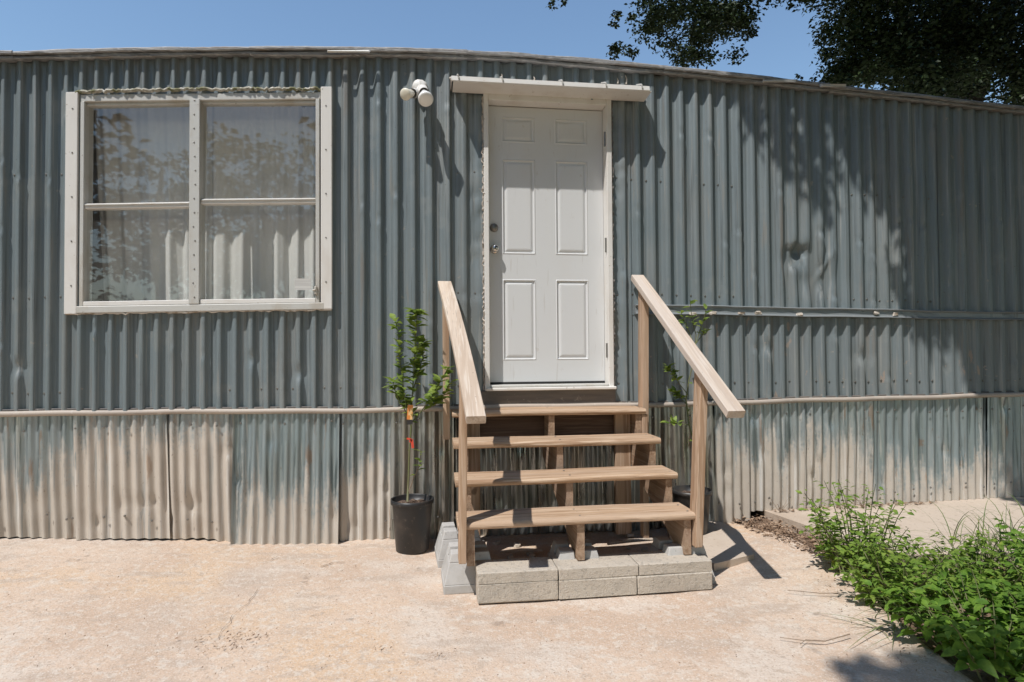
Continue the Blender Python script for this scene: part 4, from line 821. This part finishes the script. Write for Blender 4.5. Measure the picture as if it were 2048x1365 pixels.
# long drooping twigs whose shadows streak down the sheets
def streak(pts, t, nl):
    P = np.array([np.array([*(W(a, b))[:1], 0, W(a, b)[1]])-t*np.array([1.05, 1., -2.45]) for a, b in pts]); v, f = tube(P, np.linspace(.030, .010, len(P)), 5); twigs.add(v, f)
    for i in range(int(nl*2.2)):
        s = R.random()*(len(P)-1); q = np.array([np.interp(s, range(len(P)), P[:, k]) for k in range(3)])+NR.normal(0, .035, 3); fr_.append(leaf_frame(q, rdir(-.9, .3), R.uniform(-1, 1), R.uniform(1.0, 1.7)))
streak([(1545, 200), (1590, 270), (1630, 350), (1650, 430)], 1.25, 36); streak([(1480, 180), (1495, 230), (1503, 270)], 1.2, 20); streak([(1640, 195), (1700, 300), (1745, 370), (1780, 420)], 1.3, 70); streak([(1690, 190), (1735, 290), (1790, 390), (1815, 470)], 1.4, 80); streak([(1600, 180), (1625, 260), (1640, 300)], 1.3, 30); streak([(1810, 430), (1830, 560), (1870, 640)], 1.3, 60); streak([(1760, 300), (1800, 380), (1835, 450)], 1.2, 60); streak([(1820, 250), (1850, 400), (1880, 520)], 1.2, 60); streak([(1700, 240), (1720, 300), (1760, 350)], 1.1, 40); streak([(1790, 560), (1815, 610), (1850, 650)], 1.2, 40)
# floating leaf clumps added overhead to cast shade in the bottom right corner
for k in range(16):
    gx_, gy_ = (R.uniform(1.22, 1.62), R.uniform(-2.06, -1.86)) if k < 9 else (R.uniform(1.5, 3.4), R.uniform(-2.6, -1.8)); t = R.uniform(2.6, 3.0); clump(np.array([gx_, gy_, 0])-t*np.array([1.05, 1., -2.45]), R.uniform(.06, .12) if k < 9 else R.uniform(.12, .24), 70, fr_, 1.0, 1.8)
obj('twigs', twigs.V(), twigs.f, M['bark'], tree)['kind'] = 'stuff'
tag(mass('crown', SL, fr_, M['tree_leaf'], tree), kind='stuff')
print('crown leaves', len(fr_))
# bit of another tree over the left end of the roof
t2 = empty('distant_tree', (-6.2, 9.5, -.08), 'treetop just showing over the left end of the roof', 'tree'); fr2 = []
v, f = tube([(-6.2, 9.5, -.1), (-6.1, 9.5, 2.5), (-6.3, 9.5, 5.2)], [.16, .12, .05], 8); obj('trunk', v, f, M['bark'], t2, smooth=True)
tip = ray_pt(14, 104, 9.5)
for k in range(34): clump(np.array([-6.4, 9.5, 4.6])+rdir(-1, .7)*R.uniform(.2, 1.1), .35, 80, fr2)
dz = tip[2]-max(m.translation.z for m in fr2)+.1; dxx = tip[0]-.12-(-6.4)
fr2 = [Matrix.Translation((dxx-.45, 0, dz))@m for m in fr2]
clump(tip-np.array([.1, 0, .1]), .16, 60, fr2)
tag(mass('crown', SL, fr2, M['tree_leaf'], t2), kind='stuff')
# yard trees: low ones mirrored in the window, tall ones added to block skylight
for (tx, ty, h, label, n) in ((-8.2, -15., 8.0, 'broad tree across the yard, mirrored in the left half of the window', 46), (-4.2, -13.5, 6.6, 'tree across the yard, mirrored in the right half of the window', 38),
        (3.2, -14.5, 19, 'tall unseen tree straight behind the viewer, added to block skylight', 150), (11.5, -12, 19, 'tall unseen tree behind the viewer to the right, added to block skylight', 150), (16.5, -5, 17, 'tall unseen tree added beyond the right end of the front yard to block skylight', 130),
        (-16, -13, 18, 'tall unseen tree far left behind the viewer, added to block skylight', 140), (-17, -3, 16, 'unseen tree added left of the yard, beyond the trailer, to block skylight', 120), (-8, -26, 13, 'tree added far across the yard beyond the mirrored trees to block skylight', 60)):
    t3 = empty('yard_tree', (tx, ty, -.08), label, 'tree', 'trees across the yard'); f3 = []
    v, f = tube([(tx, ty, -.1), (tx+.1, ty, h*.3), (tx-.1, ty+.1, h*.6), (tx, ty, h*.85)], [.24, .19, .12, .04], 9); obj('trunk', v, f, M['bark'], t3, smooth=True)
    for k in range(n):
        d = rdir(-1, 1); c = np.array([tx, ty, h*.58])+d*np.array([h*.40, h*.36, h*.40])*R.uniform(.35, 1.0)
        if k % 5 == 0: v, f = tube([(tx, ty, h*.4), (np.array([tx, ty, h*.45])+c)/2, c], [.06, .04, .015], 6); obj('limb', v, f, M['bark'], t3, smooth=True)
        clump(c, .75*h/8, 100, f3, 2.6*h/8, 4.2*h/8)
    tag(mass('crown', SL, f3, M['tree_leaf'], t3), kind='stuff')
